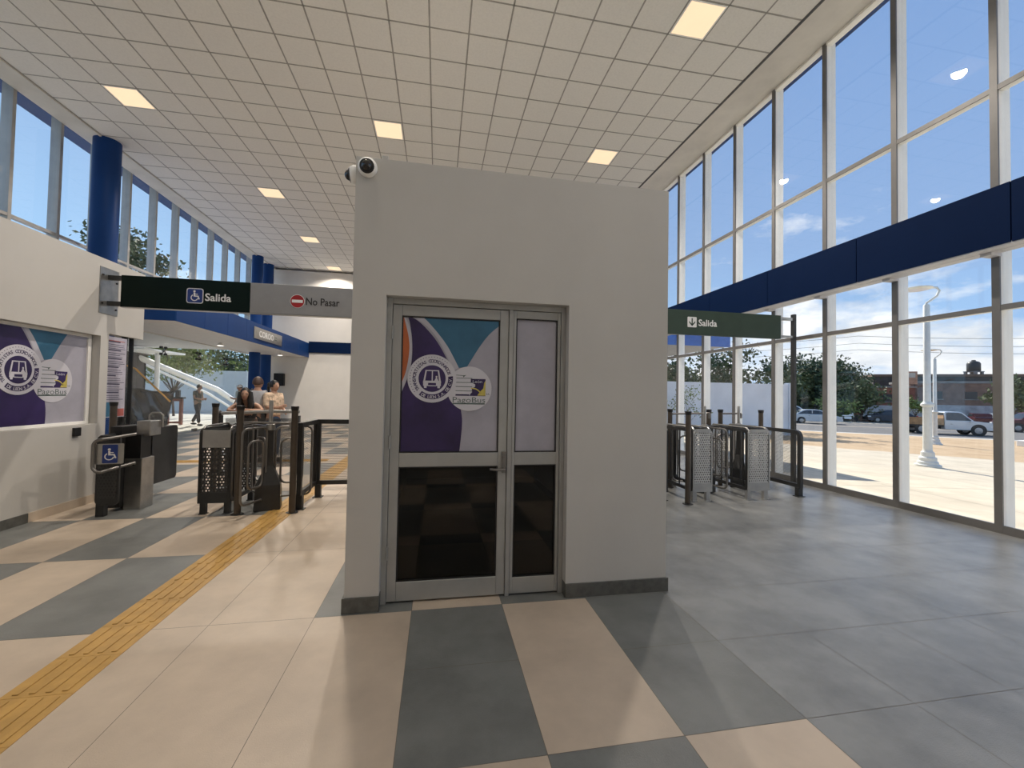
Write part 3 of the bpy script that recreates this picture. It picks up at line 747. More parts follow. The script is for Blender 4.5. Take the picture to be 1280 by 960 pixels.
def housing(x0, x1, y0, y1, h, front, frame, lab, plate=False):
    """open perforated gate housing: two side frames, perforated front, two feet at each end"""
    o = thing('gate_housing', lab, 'gate', ((x0+x1)/2, (y0+y1)/2, 0)); b = .045; z0 = .13
    for x in (x0, x1-.03):
        mb = MB()
        out = rrect(y0, y1, z0, h, .07, 6); inn = rrect(y0+b, y1-b, z0+b, h-b, .045, 6)
        vs = [(x, p[0], p[1]) for p in out]+[(x, p[0], p[1]) for p in inn]+[(x+.03, p[0], p[1]) for p in out]+[(x+.03, p[0], p[1]) for p in inn]
        n = len(out); fs = []
        for i in range(n):
            j = (i+1) % n
            fs += [(i, j, n+j, n+i), (2*n+i, 3*n+i, 3*n+j, 2*n+j), (i, 2*n+i, 2*n+j, j), (n+i, n+j, 3*n+j, 3*n+i)]
        mb.add(vs, fs); build('side_frame', mb, frame, o)
        mb = MB()
        for q in range(4):
            yy = y0+b+.06+q*(y1-y0-2*b-.12)/3; mb.box(x+.008, x+.022, yy-.009, yy+.009, z0+b, h-b)
        build('side_bars', mb, frame, o)
    for yy in (y0, y1-.004):
        mb = MB(); w = x1-x0
        pts = rrect(x0+.002, x1-.002, z0, h, .06, 6); mb.prism(pts, (0, yy, 0), (1,0,0), (0,0,1), (0,1,0), .004)
        pan = build('end_sheet', mb, front, o)
    mb = MB()
    for yy in (y0-.004, ):
        mb.box(x0, x0+.022, yy, yy+.01, z0, h-.05); mb.box(x1-.022, x1, yy, yy+.01, z0, h-.05); mb.box(x0+.022, x1-.022, yy, yy+.01, z0, z0+.12); mb.box(x0+.05, x1-.05, yy, yy+.01, h-.05, h)
    build('end_border', mb, M_GREYM if front is M_PERFL else M_CHAR, o, bevel=.002)
    for yy in (y0+.02, y1-.07):
        for xx in (x0+.015, x1-.075):
            mb = MB(); mb.box(xx, xx+.06, yy, yy+.05, 0, z0+.005); mb.box(xx-.01, xx+.07, yy-.01, yy+.06, 0, .008); build('foot', mb, M_GREYM if front is M_PERFL else M_CHAR, o)
    mb = MB()
    for x in (x0+.03, x1-.03):
        mb.tube([(x, y0+.02, h-.12)]+[(x, y0+.02+.07*(1-math.cos(a)), h-.05+.07*math.sin(a)) for a in [i*PI/12 for i in range(7)]]+[(x, y1-.12, h+.02), (x, y1-.03, h-.04)], .012, 8)
    build('top_tube', mb, M_STEEL if front is M_PERFL else M_TUBE, o, smooth=True)
    if plate:
        mb = MB(); mb.box(x0+.04, x1-.01, y0-.018, y0-.006, h-.22, h-.02); tag(build('front_plate', mb, M_GREYM, o, bevel=.003), 'plain light grey plate')
    return o
housing(-2.66, -2.32, 5.30, 6.0, .985, M_PERF, M_CHAR, 'charcoal perforated gate housing with a plain grey plate left of the yellow strip', True)
housing(3.50, 3.80, 5.22, 6.15, 1.0, M_PERFL, M_CHAR, 'light grey perforated gate housing half hidden by the bollard nearest to the booth')
housing(4.34, 4.70, 5.20, 6.10, 1.0, M_PERFL, M_CHAR, 'light grey perforated gate housing in the middle of the right gates')

def rotor(x, y, rot, lab, solid=M_CHAR):
    o = thing('turnstile_rotor', lab, 'turnstile', (x, y, 0)); o.rotation_euler = (0, 0, rot)
    mb = MB(); vs = []
    mb.add([(-.14,-.12,0),(.14,-.12,0),(.14,.12,0),(-.14,.12,0),(-.13,-.11,.30),(.13,-.11,.30),(.13,.11,.30),(-.13,.11,.30),(-.045,-.04,.52),(.045,-.04,.52),(.045,.04,.52),(-.045,.04,.52),(-.04,-.035,.95),(.04,-.035,.95),(.04,.035,.95),(-.04,.035,.95)],
        [(3,2,1,0),(12,13,14,15)]+[(4*l+i, 4*l+(i+1)%4, 4*l+4+(i+1)%4, 4*l+4+i) for l in range(3) for i in range(4)])
    build('pedestal', mb, solid, o, local=True, bevel=.006)
    mb = MB(); mb.lathe([(.05, .95), (.05, 1.02), (.03, 1.03)], 18); mb.lathe([(.022, 1.02), (.022, 1.30), (.018, 1.31)], 14); build('spindle', mb, M_STEEL, o, local=True, smooth=True)
    for k in range(3):
        a = k*2*PI/3; dx, dy = math.cos(a), math.sin(a)
        for (r0, r1, zb, zt) in ((.06, .46, .14, .99), (.12, .36, .30, .84)):
            mb = MB(); R_ = .07; path = []
            for cx_, cz_, a0 in ((r1-R_, zt-R_, 0), (r0+R_, zt-R_, PI/2), (r0+R_, zb+R_, PI), (r1-R_, zb+R_, 1.5*PI)):
                for i in range(5):
                    q = a0+PI/2*i/4; rr = cx_+R_*math.cos(q); path.append((rr*dx, rr*dy, cz_+R_*math.sin(q)))
            mb.tube(path, .0125, 8, closed=True); build('arm_loop', mb, M_TUBE, o, local=True, smooth=True)
rotor(-1.99, 5.50, .25, 'turnstile with dark steel loops between the two front bronze bollards')
rotor(4.05, 5.75, .6, 'turnstile with dark loops between the two light grey perforated housings')
rotor(4.88, 6.05, .9, 'turnstile between the middle grey housing and the end screen near the windows')
rotor(3.05, 5.85, .2, 'turnstile with dark loops closest to the booth on the right side')
# rails at the top between bollards
def rail(a, b, r, lab, m=M_TUBE):
    mb = MB(); mb.cyl(a, b, r, 10); mb.cyl(b, (b[0], b[1], b[2]-.08), r*1.5, 10); single('guard_rail', mb, m, lab, 'rail', smooth=True)
rail((-2.2, 5.28, 1.055), (-1.69, 5.28, 1.05), .012, 'thin steel rail joining the two front bronze bollards')
rail((3.72, 6.1, 1.17), (4.13, 5.75, 1.20), .014, 'steel rail from the rear bollard nearest the booth to the turnstile spindle')
rail((4.66, 6.15, 1.18), (4.92, 6.05, 1.19), .014, 'steel rail from the rear bollard pair to the turnstile near the windows')

def screen(pts, z0, z1, lab, round_at=None, sheet=M_MESH, feet=None):
    """fence screen along straight segments: frame with rounded top corner and perforated sheet"""
    o = thing('fence_screen', lab, 'fence', ((pts[0][0]+pts[-1][0])/2, (pts[0][1]+pts[-1][1])/2, 0)); b = .055; th = .05
    for a, c in zip(pts[:-1], pts[1:]):
        A = Vector((a[0], a[1], 0)); B = Vector((c[0], c[1], 0)); D = (B-A); L = D.length; D.normalize(); N = Vector((-D.y, D.x, 0))
        R_ = .10 if round_at else .012
        out = rrect(0, L, z0, z1, .012, 4); 
        if round_at: out = [(L-.0, z0)]+[(L-R_+R_*math.cos(q*PI/12), z1-R_+R_*math.sin(q*PI/12)) for q in range(7)]+[(0, z1), (0, z0)]; inn = [(L-b, z0+b)]+[(L-R_+(R_-b)*math.cos(q*PI/12), z1-R_+(R_-b)*math.sin(q*PI/12)) for q in range(7)]+[(b, z1-b), (b, z0+b)]
        else: inn = rrect(b, L-b, z0+b, z1-b, .004, 4)
        mb = MB(); n = len(out); P = lambda p, t: A+D*p[0]+Vector((0,0,p[1]))+N*t
        vs = [P(p, -th/2) for p in out]+[P(p, -th/2) for p in inn]+[P(p, th/2) for p in out]+[P(p, th/2) for p in inn]; fs = []
        for i in range(n):
            j = (i+1) % n
            fs += [(i, j, n+j, n+i), (2*n+i, 3*n+i, 3*n+j, 2*n+j), (i, 2*n+i, 2*n+j, j), (n+i, n+j, 3*n+j, 3*n+i)]
        mb.add(vs, fs); build('frame', mb, M_CHAR, o)
        mb = MB(); q = [A+D*p[0]+Vector((0,0,p[1])) for p in ((b*.6, z0+b*.6), (L-b*.6, z0+b*.6), (L-b*.6, z1-b*.6), (b*.6, z1-b*.6))]; mb.quad(*q)
        build('perforated_sheet', mb, sheet, o)
    for (fx_, fy_) in feet:
        mb = MB(); mb.box(fx_-.035, fx_+.035, fy_-.035, fy_+.035, 0, z0+.004); mb.box(fx_-.06, fx_+.06, fy_-.05, fy_+.05, 0, .01); build('foot', mb, M_CHAR, o)
screen([(-1.61, 5.36), (-1.60, 6.02), (BX0-.03, 6.02)], .17, 1.05, 'dark perforated fence screen turning the corner from bollard to booth', None, M_MESH, [(-1.61, 5.42), (-1.56, 6.02), (-.7, 6.02)])
screen([(5.31, 6.35), (5.31, 5.28)], .13, .98, 'dark framed perforated end screen with rounded top corner near the tall windows', True, M_MESH, [(5.31, 5.33), (5.31, 6.25)])
screen([(3.12, 6.6), (3.12, 5.25)], .13, .98, 'dark framed screen emerging from behind the right side of the booth', None, M_MESH, [(3.12, 5.35), (3.12, 6.4)])

# accessible gate at the left
ag = thing('accessible_gate', 'accessible gate with stainless cabinet, swinging tube arm and blue wheelchair plate by the office wall', 'gate', (-3.65, 5.6, 0))
mb = MB(); mb.prism(rrect(5.34, 5.80, .13, .90, .05, 5), (-3.69, 0, 0), (0,1,0), (0,0,1), (1,0,0), .03); a1 = build('side_shell', mb, M_CHAR, ag, bevel=.006)
mb = MB(); mb.prism(rrect(-3.69, -3.46, .13, .90, .05, 5), (0, 5.33, 0), (1,0,0), (0,0,1), (0,1,0), .02); build('front_shell', mb, M_CHAR, ag, bevel=.004)
mb = MB(); mb.prism(rrect(-3.665, -3.485, .2, .8, .02, 3), (0, 5.326, 0), (1,0,0), (0,0,1), (0,1,0), .003); build('perforated_sheet', mb, M_PERF, ag)
for xx, yy in ((-3.66, 5.35), (-3.66, 5.72)):
    mb = MB(); mb.box(xx-.03, xx+.05, yy, yy+.06, 0, .14); build('foot', mb, M_CHAR, ag)
mb = MB(); mb.box(-3.60, -3.42, 5.62, 5.84, .0, .60); cab = tag(build('lower_cabinet', mb, M_STEEL, ag, bevel=.006), 'brushed steel box with a keyhole')
mb = MB(); mb.cyl((-3.50, 5.619, .53), (-3.50, 5.605, .53), .014, 12); build('keyhole', mb, M_BLACK, cab)
mb = MB(); mb.box(-3.66, -3.44, 5.62, 5.80, .60, .88); build('black_core', mb, M_BLACK, ag)
mb = MB(); mb.box(-3.72, -3.60, 5.56, 5.90, .04, .98); build('black_column', mb, M_BLACK, ag, bevel=.004)
mb = MB(); mb.box(-3.52, -3.37, 5.66, 5.86, .86, 1.04); tag(build('card_reader', mb, M_STEEL, ag, bevel=.01), 'brushed steel reader box')
mb = MB(); mb.tube([(-3.50, 5.85, 1.04), (-3.50, 5.85, 1.10), (-3.47, 5.85, 1.13), (-3.38, 5.85, 1.13), (-3.35, 5.85, 1.10), (-3.35, 5.85, .95)], .01, 8); build('hoop', mb, M_STEEL, ag, smooth=True)
mb = MB(); mb.prism(rrect(6.0, 6.55, .2, .93, .05, 5), (-3.60, 0, 0), (0,1,0), (0,0,1), (1,0,0), .04); mb.prism(rrect(-3.76, -3.56, .2, .93, .04, 5), (0, 6.0, 0), (1,0,0), (0,0,1), (0,1,0), .03); mb.box(-3.7, -3.62, 6.02, 6.1, 0, .21); build('rear_shell', mb, M_CHAR, ag, bevel=.006)
mb = MB(); R_ = .07; x0_, x1_, za, zb = -3.61, -3.42, .52, .87; path = [(x1_, 5.50, zb+.03)]
path += [(x0_+R_+R_*math.cos(q), 5.17, zb-R_+R_*math.sin(q)) for q in [PI/2+i*PI/10 for i in range(6)]]
path += [(x0_+R_+R_*math.cos(q), 5.17, za+R_+R_*math.sin(q)) for q in [PI+i*PI/10 for i in range(6)]]+[(x1_, 5.50, za+.05)]
mb.tube(path, .017, 10); arm = tag(build('swing_arm', mb, M_TUBE, ag, smooth=True), 'bent steel tube arm')
mb = MB(); mb.prism(rrect(-3.61, -3.38, .60, .82, .01, 3), (0, 6.10, 0), (1,.25,0), (0,0,1), (0,1,0), .006); pl = build('plate', mb, M_STEEL, arm)
O2 = (-3.47-.23, 5.205, 0)
mb = MB(); q0 = Vector((0, 5.305-.0, 0)); mb.prism(rrect(-3.55, -3.425, .61, .81, .01, 3), (0, 6.097, 0), (1,.25,0), (0,0,1), (0,-1,0), .002); build('symbol_square', mb, M_ISA, arm)
mb = MB(); isa(mb, (0, 6.0935, 0), (1,.25,0), (0,0,1), -3.487, .705, .15); build('wheelchair_symbol', mb, M_WHITE, arm)

# second row of equipment further back: tube counter where a woman leans
cn = thing('rear_barrier', 'rear barrier with pale steel top tube on black feet where the people stand', 'barrier', (-3.15, 7.75, 0))
mb = MB(); mb.tube([(-3.62, 7.75, 1.03), (-2.75, 7.75, 1.07), (-2.35, 7.75, 1.07)], .028, 12); build('top_tube', mb, M_STEEL, cn, smooth=True)
mb = MB(); mb.box(-3.72, -3.52, 7.68, 7.82, .0, .05); mb.box(-3.68, -3.56, 7.70, 7.80, .05, 1.0); mb.ball((-3.62, 7.75, 1.03), .06, 12); build('end_post', mb, M_BLACK, cn, bevel=.01)
mb = MB(); mb.box(-3.5, -2.4, 7.73, 7.77, .12, .95); build('skirt_panel', mb, M_MESH, cn)
mb = MB(); mb.box(-2.42, -2.34, 7.71, 7.79, 0, 1.0); build('end_post', mb, M_CHAR, cn)

# ================================================================== ENTRANCE GLASS (left), outside left
idx = 60
for i in range(4):
    y0 = 12.2+i*1.85
    mb = MB(); mb.box(XL-.006, XL+.006, y0+.01, y0+1.84, .01, 3.0); o = struct('window_%d' % idx, mb, M_GLASS); idx += 1
for i, (y, zz) in enumerate(((13.95, 2.55), (15.8, 2.55), (17.65, 2.5))):
    o = thing('spider_fitting', ['spider fitting with four round caps on the entrance glass, nearest one', 'middle spider fitting on the entrance glass', 'farthest spider fitting on the entrance glass'][i], 'glass fitting', (XL+.05, y, zz))
    hub = MB(); hub.cyl((-.03,0,0), (.05,0,0), .03, 12); build('hub', hub, M_STEEL, o, local=True)
    for sy in (-1, 1):
        for sz in (-1, 1):
            mb = MB(); mb.tube([(.02,0,0), (.02,.10*sy,.10*sz)], .012, 8); mb.cyl((-.035,.10*sy,.10*sz), (.03,.10*sy,.10*sz), .035, 12); build('arm', mb, M_CHAR, o, local=True, smooth=True)
for i, y in enumerate((13.95, 15.8)):
    mb = MB(); mb.box(XL-.03, XL+.03, y-.12, y+.12, 0, .09); single('floor_patch_fitting', mb, M_TUBE, ['steel floor fitting at the foot of the entrance glass, nearer one', 'steel floor fitting at the foot of the entrance glass, farther one'][i], 'glass fitting', bevel=.004)

M_PAVE = mat('pale_outdoor_paving', (.55, .53, .46), .8, var=.08, scale=1.5)
M_EXTW = mat('outdoor_white_wall', (.62, .66, .66), .8, var=.04, scale=.5)
mb = MB(); mb.box(-60, XL-.1, YB-6, 60, -.14, -.012); mb.box(XL-.1, 6.25, YB-6, YB-.2, -.14, -.012); struct('ground_left', mb, M_PAVE)
mb = MB(); mb.box(-14.5, XL-.1, 9.6, 19.3, 3.10, 3.5); struct('canopy_left', mb, [M_SOFF])
mb = MB(); mb.box(-26, -7.2, 30, 30.25, -.1, 2.65); struct('boundary_wall_left', mb, M_EXTW)

# ================================================================== OUTSIDE RIGHT: ground
PX = [6.25, 14, 27, 38, 60, 160]; PZ = [-.1, -.45, -.92, -1.0, -1.0, -1.0]
def gz(x):
    for a, b, c, d in zip(PX[:-1], PX[1:], PZ[:-1], PZ[1:]):
        if x <= b: return c+(d-c)*(x-a)/(b-a)
    return -1.0
AS, NS = Vector((.841, -.541, 0)), Vector((.541, .841, 0))
def P2(s, n_): return AS*s+NS*n_
def ground(name, x0, x1, y0, y1, cond, m, dz=0):
    mb = MB(); st_ = .5 if x1-x0 < 60 else 2.0
    xs = [x0+i*st_ for i in range(int((x1-x0)/st_)+1)]; yy = [y0+i*4.0 for i in range(int((y1-y0)/4)+1)]
    for a in range(len(xs)-1):
        for b in range(len(yy)-1):
            mb.quad((xs[a], yy[b], gz(xs[a])+dz), (xs[a+1], yy[b], gz(xs[a+1])+dz), (xs[a+1], yy[b+1], gz(xs[a+1])+dz), (xs[a], yy[b+1], gz(xs[a])+dz))
    return struct(name, mb, m)
M_GRD = bpy.data.materials.new('plaza_ground'); M_GRD.use_nodes = True
g = NT(M_GRD.node_tree); b = M_GRD.node_tree.nodes['Principled BSDF']; b.inputs['Roughness'].default_value = .9
co = g.node('ShaderNodeTexCoord').outputs['Object']; s3 = g.node('ShaderNodeSeparateXYZ'); g.link(co, s3.inputs[0])
nn = g.math('ADD', g.math('MULTIPLY', s3.outputs[0], .541), g.math('MULTIPLY', s3.outputs[1], .841))
ns = g.noise(co, .6, 6, .6)
nn2 = g.math('ADD', nn, g.math('MULTIPLY', g.math('SUBTRACT', ns, .5), 1.2))
pale = g.ramp(g.noise(co, 1.4, 6, .65), [(.3, (.56, .48, .36)), (.65, (.70, .61, .47))])
tan_ = g.ramp(g.noise(co, .9, 6, .65), [(.3, (.46, .31, .17)), (.65, (.60, .43, .26))])
# slab joints in the pale paving
jx = g.math('LESS_THAN', g.math('FRACT', g.math('DIVIDE', s3.outputs[0], 2.9)), .008); jy = g.math('LESS_THAN', g.math('FRACT', g.math('DIVIDE', s3.outputs[1], 3.3)), .007)
pale = g.mix(g.math('MULTIPLY', g.math('MAXIMUM', jx, jy), .75), pale, (.20, .16, .12, 1))
c_ = g.mix(g.math('MULTIPLY', g.math('SUBTRACT', nn2, 21.0), 3.0, clamp=True), pale, tan_)
c_ = g.mix(g.math('GREATER_THAN', nn, 37.6), c_, (.62, .60, .55, 1))
c_ = g.mix(g.math('GREATER_THAN', nn, 38.3), c_, g.ramp(g.noise(co, 1.2, 4, .6), [(.3, (.14, .135, .13)), (.7, (.19, .18, .17))]))
c_ = g.mix(g.math('MULTIPLY', g.math('GREATER_THAN', nn, 48.4), g.math('LESS_THAN', nn, 48.9)), c_, (.50, .40, .28, 1))
c_ = g.mix(g.math('GREATER_THAN', nn, 56), c_, (.50, .43, .33, 1))
g.link(c_, b.inputs['Base Color'])
ground('ground_right', 6.25, 160, -60, 160, None, M_GRD)
mb = MB(); mb.box(-60, 6.25, -60, YB-6, -.14, -.1); struct('ground_back', mb, M_PAVE)

# entrance canopy outside right, boundary wall
mb = MB(); mb.m = 0
for i, (a, c) in enumerate(((6.4, 7.4), (7.4, 8.4), (8.4, 9.35))): mb.box(a+.004, c-.004, 11.98, 12.0, 3.1, 3.75)
mb.box(6.4, 9.35, 12.0, YE, 3.16, 3.72); mb.m = 1; mb.box(6.4, 9.33, 12.01, YE, 3.12, 3.16)
struct('canopy_right', mb, [mat('bright_blue_panel', (.03, .12, .45), .4), mat('grey_soffit', (.42, .42, .44), .6)])
mb = MB(); mb.box(6.5, 20.2, 21.0, 21.2, -.9, 2.32); mb.box(20.2, 20.45, 20.9, 21.3, -.9, 2.4)
struct('boundary_wall_right', mb, mat('grey_rendered_wall', (.78, .80, .83), .85, var=.03, scale=.8))

# ================================================================== STREET LAMPS
def street_lamp(x, y, lab):
    z = gz(x); o = thing('street_lamp', lab, 'street lamp', (x, y, z))
    m = mat('pale_painted_lamp_post', (.68, .68, .64), .5, var=.03)
    mb = MB(); mb.lathe([(.30, 0), (.30, .06), (.24, .08), (.235, .14), (.20, .17), (.20, .26), (.155, .30), (.15, .42), (.11, .46), (.105, .52)], 28); build('base', mb, m, o, local=True, smooth=True)
    mb = MB(); mb.lathe([(.105, .50), (.10, 1.75), (.15, 1.78), (.15, 1.83), (.10, 1.88), (.085, 1.92), (.075, 4.75), (.05, 4.78)], 24); build('pole', mb, m, o, local=True, smooth=True)
    u = Vector((-.87, .5, 0))
    mb = MB(); pth = [Vector((0,0,4.7)), Vector((0,0,4.82)), -u*.10+Vector((0,0,4.90)), -u*.24+Vector((0,0,5.02)), -u*.30+Vector((0,0,5.18)), -u*.24+Vector((0,0,5.27)), u*.02+Vector((0,0,5.29))]
    mb.tube(pth, .032, 10); build('curved_arm', mb, m, o, local=True, smooth=True)
    mb = MB(); mb.ball(u*.22+Vector((0,0,5.26)), .36, 24, (1, 1, .16)); h_ = build('lamp_head', mb, m, o, local=True, smooth=True)
    mb = MB(); mb.ball(u*.22+Vector((0,0,5.225)), .26, 20, (1, 1, .12)); build('lens', mb, M_DISC, h_, local=True, smooth=True)
street_lamp(14.2, 9.85, 'nearer pale green-white street lamp standing on the plaza')
street_lamp(27.2, 18.5, 'farther pale street lamp near the road behind the big one')
mb = MB(); mb.cyl((16.6, 20.9, -.7), (16.6, 20.9, 3.4), .035, 10); mb.cyl((16.6, 20.9, 3.4), (16.6, 20.9, 3.55), .06, 10); single('thin_pole', mb, M_GREYM, 'thin grey pole standing in front of the long grey wall', 'pole')

# ================================================================== VEHICLES
M_TYRE = mat('tyre_rubber', (.02, .02, .02), .8); M_RIM = mat('wheel_rim', (.35, .35, .36), .35, .7); M_CARG = mat('car_window_glass', (.025, .03, .035), .08, spec=.8)
M_LAMPR = mat('red_tail_lamp', (.4, .02, .02), .3); M_LAMPW = mat('clear_head_lamp', (.7, .7, .68), .2)
def vehicle(kind, s, n_, dirn, paint, lab, cat='car'):
    p = P2(s, n_); ang = math.atan2(AS.y, AS.x)+(0 if dirn > 0 else PI)
    o = thing(kind, lab, cat, (p.x, p.y, -1.0)); o.rotation_euler = (0, 0, ang)
    if kind == 'sedan_car' or kind == 'hatchback_car':
        L, Wd = 4.4, 1.74; wx = (-1.32, 1.32); wr = .31
        body = [(-2.2,.32),(-2.18,.62),(-2.12,.88),(-1.6,.98),(1.0,.96),(1.75,.84),(2.12,.68),(2.2,.48),(2.18,.28),(1.7,.22),(-1.7,.22)]
        cabin = [(-1.85,.93),(-1.25,1.34),(-.9,1.44),(.1,1.45),(.45,1.38),(1.25,.92)]
    elif kind == 'suv_car':
        L, Wd = 4.5, 1.8; wx = (-1.35, 1.35); wr = .35
        body = [(-2.2,.4),(-2.2,1.02),(-2.1,1.10),(1.05,1.08),(1.85,1.0),(2.15,.85),(2.2,.5),(2.1,.3),(-2.1,.3)]
        cabin = [(-2.12,1.06),(-1.85,1.62),(-1.6,1.70),(.2,1.70),(.5,1.62),(1.15,1.06)]
    else:
        L, Wd = 5.2, 1.76; wx = (-1.65, 1.55); wr = .38
        body = [(-.35,.45),(-.35,1.08),(1.25,1.08),(2.2,.98),(2.5,.86),(2.58,.6),(2.5,.38),(-.3,.38)]
        cabin = [(-.33,1.05),(-.28,1.68),(-.1,1.74),(.55,1.74),(.75,1.68),(1.35,1.05)]
    def slab(prof, w, w2=None):
        mb = MB(); n = len(prof); zs = [q[1] for q in prof]; lo, hi = min(zs), max(zs)
        def wid(z_): return w/2 if w2 is None else (w/2+(w2-w)/2*(z_-lo)/(hi-lo))
        a = [(q[0], -wid(q[1]), q[1]) for q in prof]; b_ = [(q[0], wid(q[1]), q[1]) for q in prof]
        mb.add(a+b_, [tuple(range(n)), tuple(reversed(range(n, 2*n)))]+[(i, n+i, n+(i+1)%n, (i+1)%n) for i in range(n)]); return mb
    build('body', slab(body, Wd), paint, o, local=True, bevel=.05, segs=3, smooth=True)
    build('cabin', slab(cabin, Wd-.08, Wd-.42), paint, o, local=True, bevel=.03, segs=2, smooth=True)
    # glass: shrunk cabin profile pushed out a little at the sides
    cx_ = sum(q[0] for q in cabin)/len(cabin); zl = min(q[1] for q in cabin)+.04; zh = max(q[1] for q in cabin)-.07
    def inset(prof): return [(cx_+(q[0]-cx_)*.86, zl+(q[1]-min(t_[1] for t_ in prof))*(zh-zl)/(max(t_[1] for t_ in prof)-min(t_[1] for t_ in prof))) for q in prof]
    ins = inset(cabin)
    for sgn in (-1, 1):
        lo, hi = min(q[1] for q in cabin), max(q[1] for q in cabin)
        wid = lambda z_: ((Wd-.08)/2+(-.34)/2*(z_-lo)/(hi-lo))+.006
        mb = MB(); n = len(ins); mid = [q for q in ins]
        mb.add([(q[0], sgn*wid(q[1]), q[1]) for q in ins], [tuple(range(n))]); build('side_glass', mb, M_CARG, o, local=True)
        mb = MB(); mb.box(cx_-.04, cx_+.03, sgn*(Wd/2-.11)-.006, sgn*(Wd/2-.11)+.03 if sgn > 0 else sgn*(Wd/2-.11)-.03, zl, zh-.02)
        if kind != 'pickup_truck': build('door_pillar', mb, paint, o, local=True)
    a, b_ = cabin[-1], cabin[-2]; c_, d_ = cabin[0], cabin[1]
    for nm, (p0, p1), off in (('windscreen', (a, b_), .012), ('rear_glass', (c_, d_), -.012)):
        mb = MB(); w0 = (Wd-.24)/2; w1 = (Wd-.52)/2
        q0 = (p0[0]+(p1[0]-p0[0])*.12+off, p0[1]+(p1[1]-p0[1])*.12+.01); q1 = (p0[0]+(p1[0]-p0[0])*.92+off, p0[1]+(p1[1]-p0[1])*.92+.01)
        mb.quad((q0[0], -w0, q0[1]), (q0[0], w0, q0[1]), (q1[0], w1, q1[1]), (q1[0], -w1, q1[1])); build(nm, mb, M_CARG, o, local=True)
    for x_ in wx:
        for sgn in (-1, 1):
            mb = MB(); yy = sgn*(Wd/2-.10); mb.lathe([(wr*.62, -.10), (wr*.97, -.10), (wr, -.06), (wr, .06), (wr*.97, .10), (wr*.62, .10)], 24, (x_, yy, wr), 'y'); w_ = build('wheel', mb, M_TYRE, o, local=True, smooth=True)
            mb = MB(); mb.lathe([(wr*.60, -.108), (wr*.25, -.118), (.0001, -.118), (.0001, .118), (wr*.25, .118), (wr*.60, .108)], 20, (x_, yy, wr), 'y'); build('rim', mb, M_RIM, w_, local=True, smooth=True)
            mb = MB(); mb.lathe([(wr*1.18, -.02), (wr*1.18, .02)], 24, (x_, sgn*(Wd/2-.012), wr*1.05), 'y')
            build('wheel_arch', mb, M_BLACK, o, local=True)
    for sgn in (-1, 1):
        fx_ = body[6][0] if kind != 'pickup_truck' else 2.44
        mb = MB(); mb.box(fx_-.22, fx_+.05, sgn*(Wd/2-.32), sgn*(Wd/2+.004), .62, .76); build('head_lamp', mb, M_LAMPW, o, local=True, bevel=.02)
        bx_ = -2.2 if kind != 'pickup_truck' else -2.6
        mb = MB(); mb.box(bx_-.012, bx_+.12, sgn*(Wd/2-.22), sgn*(Wd/2+.004), .70, .90); build('tail_lamp', mb, M_LAMPR, o, local=True, bevel=.01)
        mb = MB(); mb.box(cabin[-1][0]-.30, cabin[-1][0]-.18, sgn*(Wd/2-.02), sgn*(Wd/2+.14), .98, 1.10); build('mirror', mb, paint, o, local=True, bevel=.03)
        mb = MB(); mb.box(cx_-.35, cx_-.22, sgn*(Wd/2-.002), sgn*(Wd/2+.012), .80, .825); build('door_handle', mb, M_BLACK, o, local=True)
    mb = MB(); mb.box(L/2-.12, L/2+.02, -Wd/2+.08, Wd/2-.08, .28, .5); mb.box(-L/2-.02, -L/2+.12, -Wd/2+.08, Wd/2-.08, .3, .48); build('bumper', mb, M_CHAR if kind != 'sedan_car' else paint, o, local=True, bevel=.03)
    if kind == 'pickup_truck':
        mb = MB(); mb.box(-2.62, -.42, -.9, .9, .62, .72); bd = build('flat_bed', mb, M_CHAR, o, local=True)
        mb = MB(); mb.box(-2.62, -.42, -.93, -.89, .72, 1.22); mb.box(-2.62, -.42, .89, .93, .72, 1.22); mb.box(-2.64, -2.6, -.93, .93, .72, 1.22); mb.box(-.44, -.4, -.93, .93, .72, 1.45)
        tag(build('bed_side', mb, mat('wooden_bed_panel', (.42, .24, .11), .7, var=.12, scale=3), o, local=True), 'brown wooden bed sides')
        mb = MB(); mb.box(-2.5, 1.0, -.35, .35, .42, .62); build('chassis', mb, M_BLACK, o, local=True)
    return o
M_PW = mat('white_car_paint', (.60, .62, .64), .25, .1, var=.01); M_PS = mat('silver_car_paint', (.42, .44, .47), .28, .3, var=.01)
M_PR = mat('dark_red_car_paint', (.09, .012, .015), .25, var=.01); M_PD = mat('dark_blue_car_paint', (.03, .04, .06), .25, var=.01)
vehicle('sedan_car', 12.6, 52.2, 1, M_PW, 'white sedan on the road behind the end screen, nearer than the other white car')
vehicle('suv_car', 12.4, 60.5, 1, M_PW, 'white car mostly hidden behind the white sedan')
vehicle('pickup_truck', 18.5, 42.3, 1, M_PW, 'white pickup truck with wooden bed sides on the road', 'truck')
vehicle('suv_car', 27.6, 50.0, -1, M_PR, 'dark red car passing behind the bonnet of the white pickup')
vehicle('suv_car', 33.5, 53.0, 1, M_PR, 'dark red car at the right edge behind the last window')
vehicle('hatchback_car', 21.6, 60.2, -1, M_PD, 'dark car beside the window bar left of the large street lamp')
mb = MB()
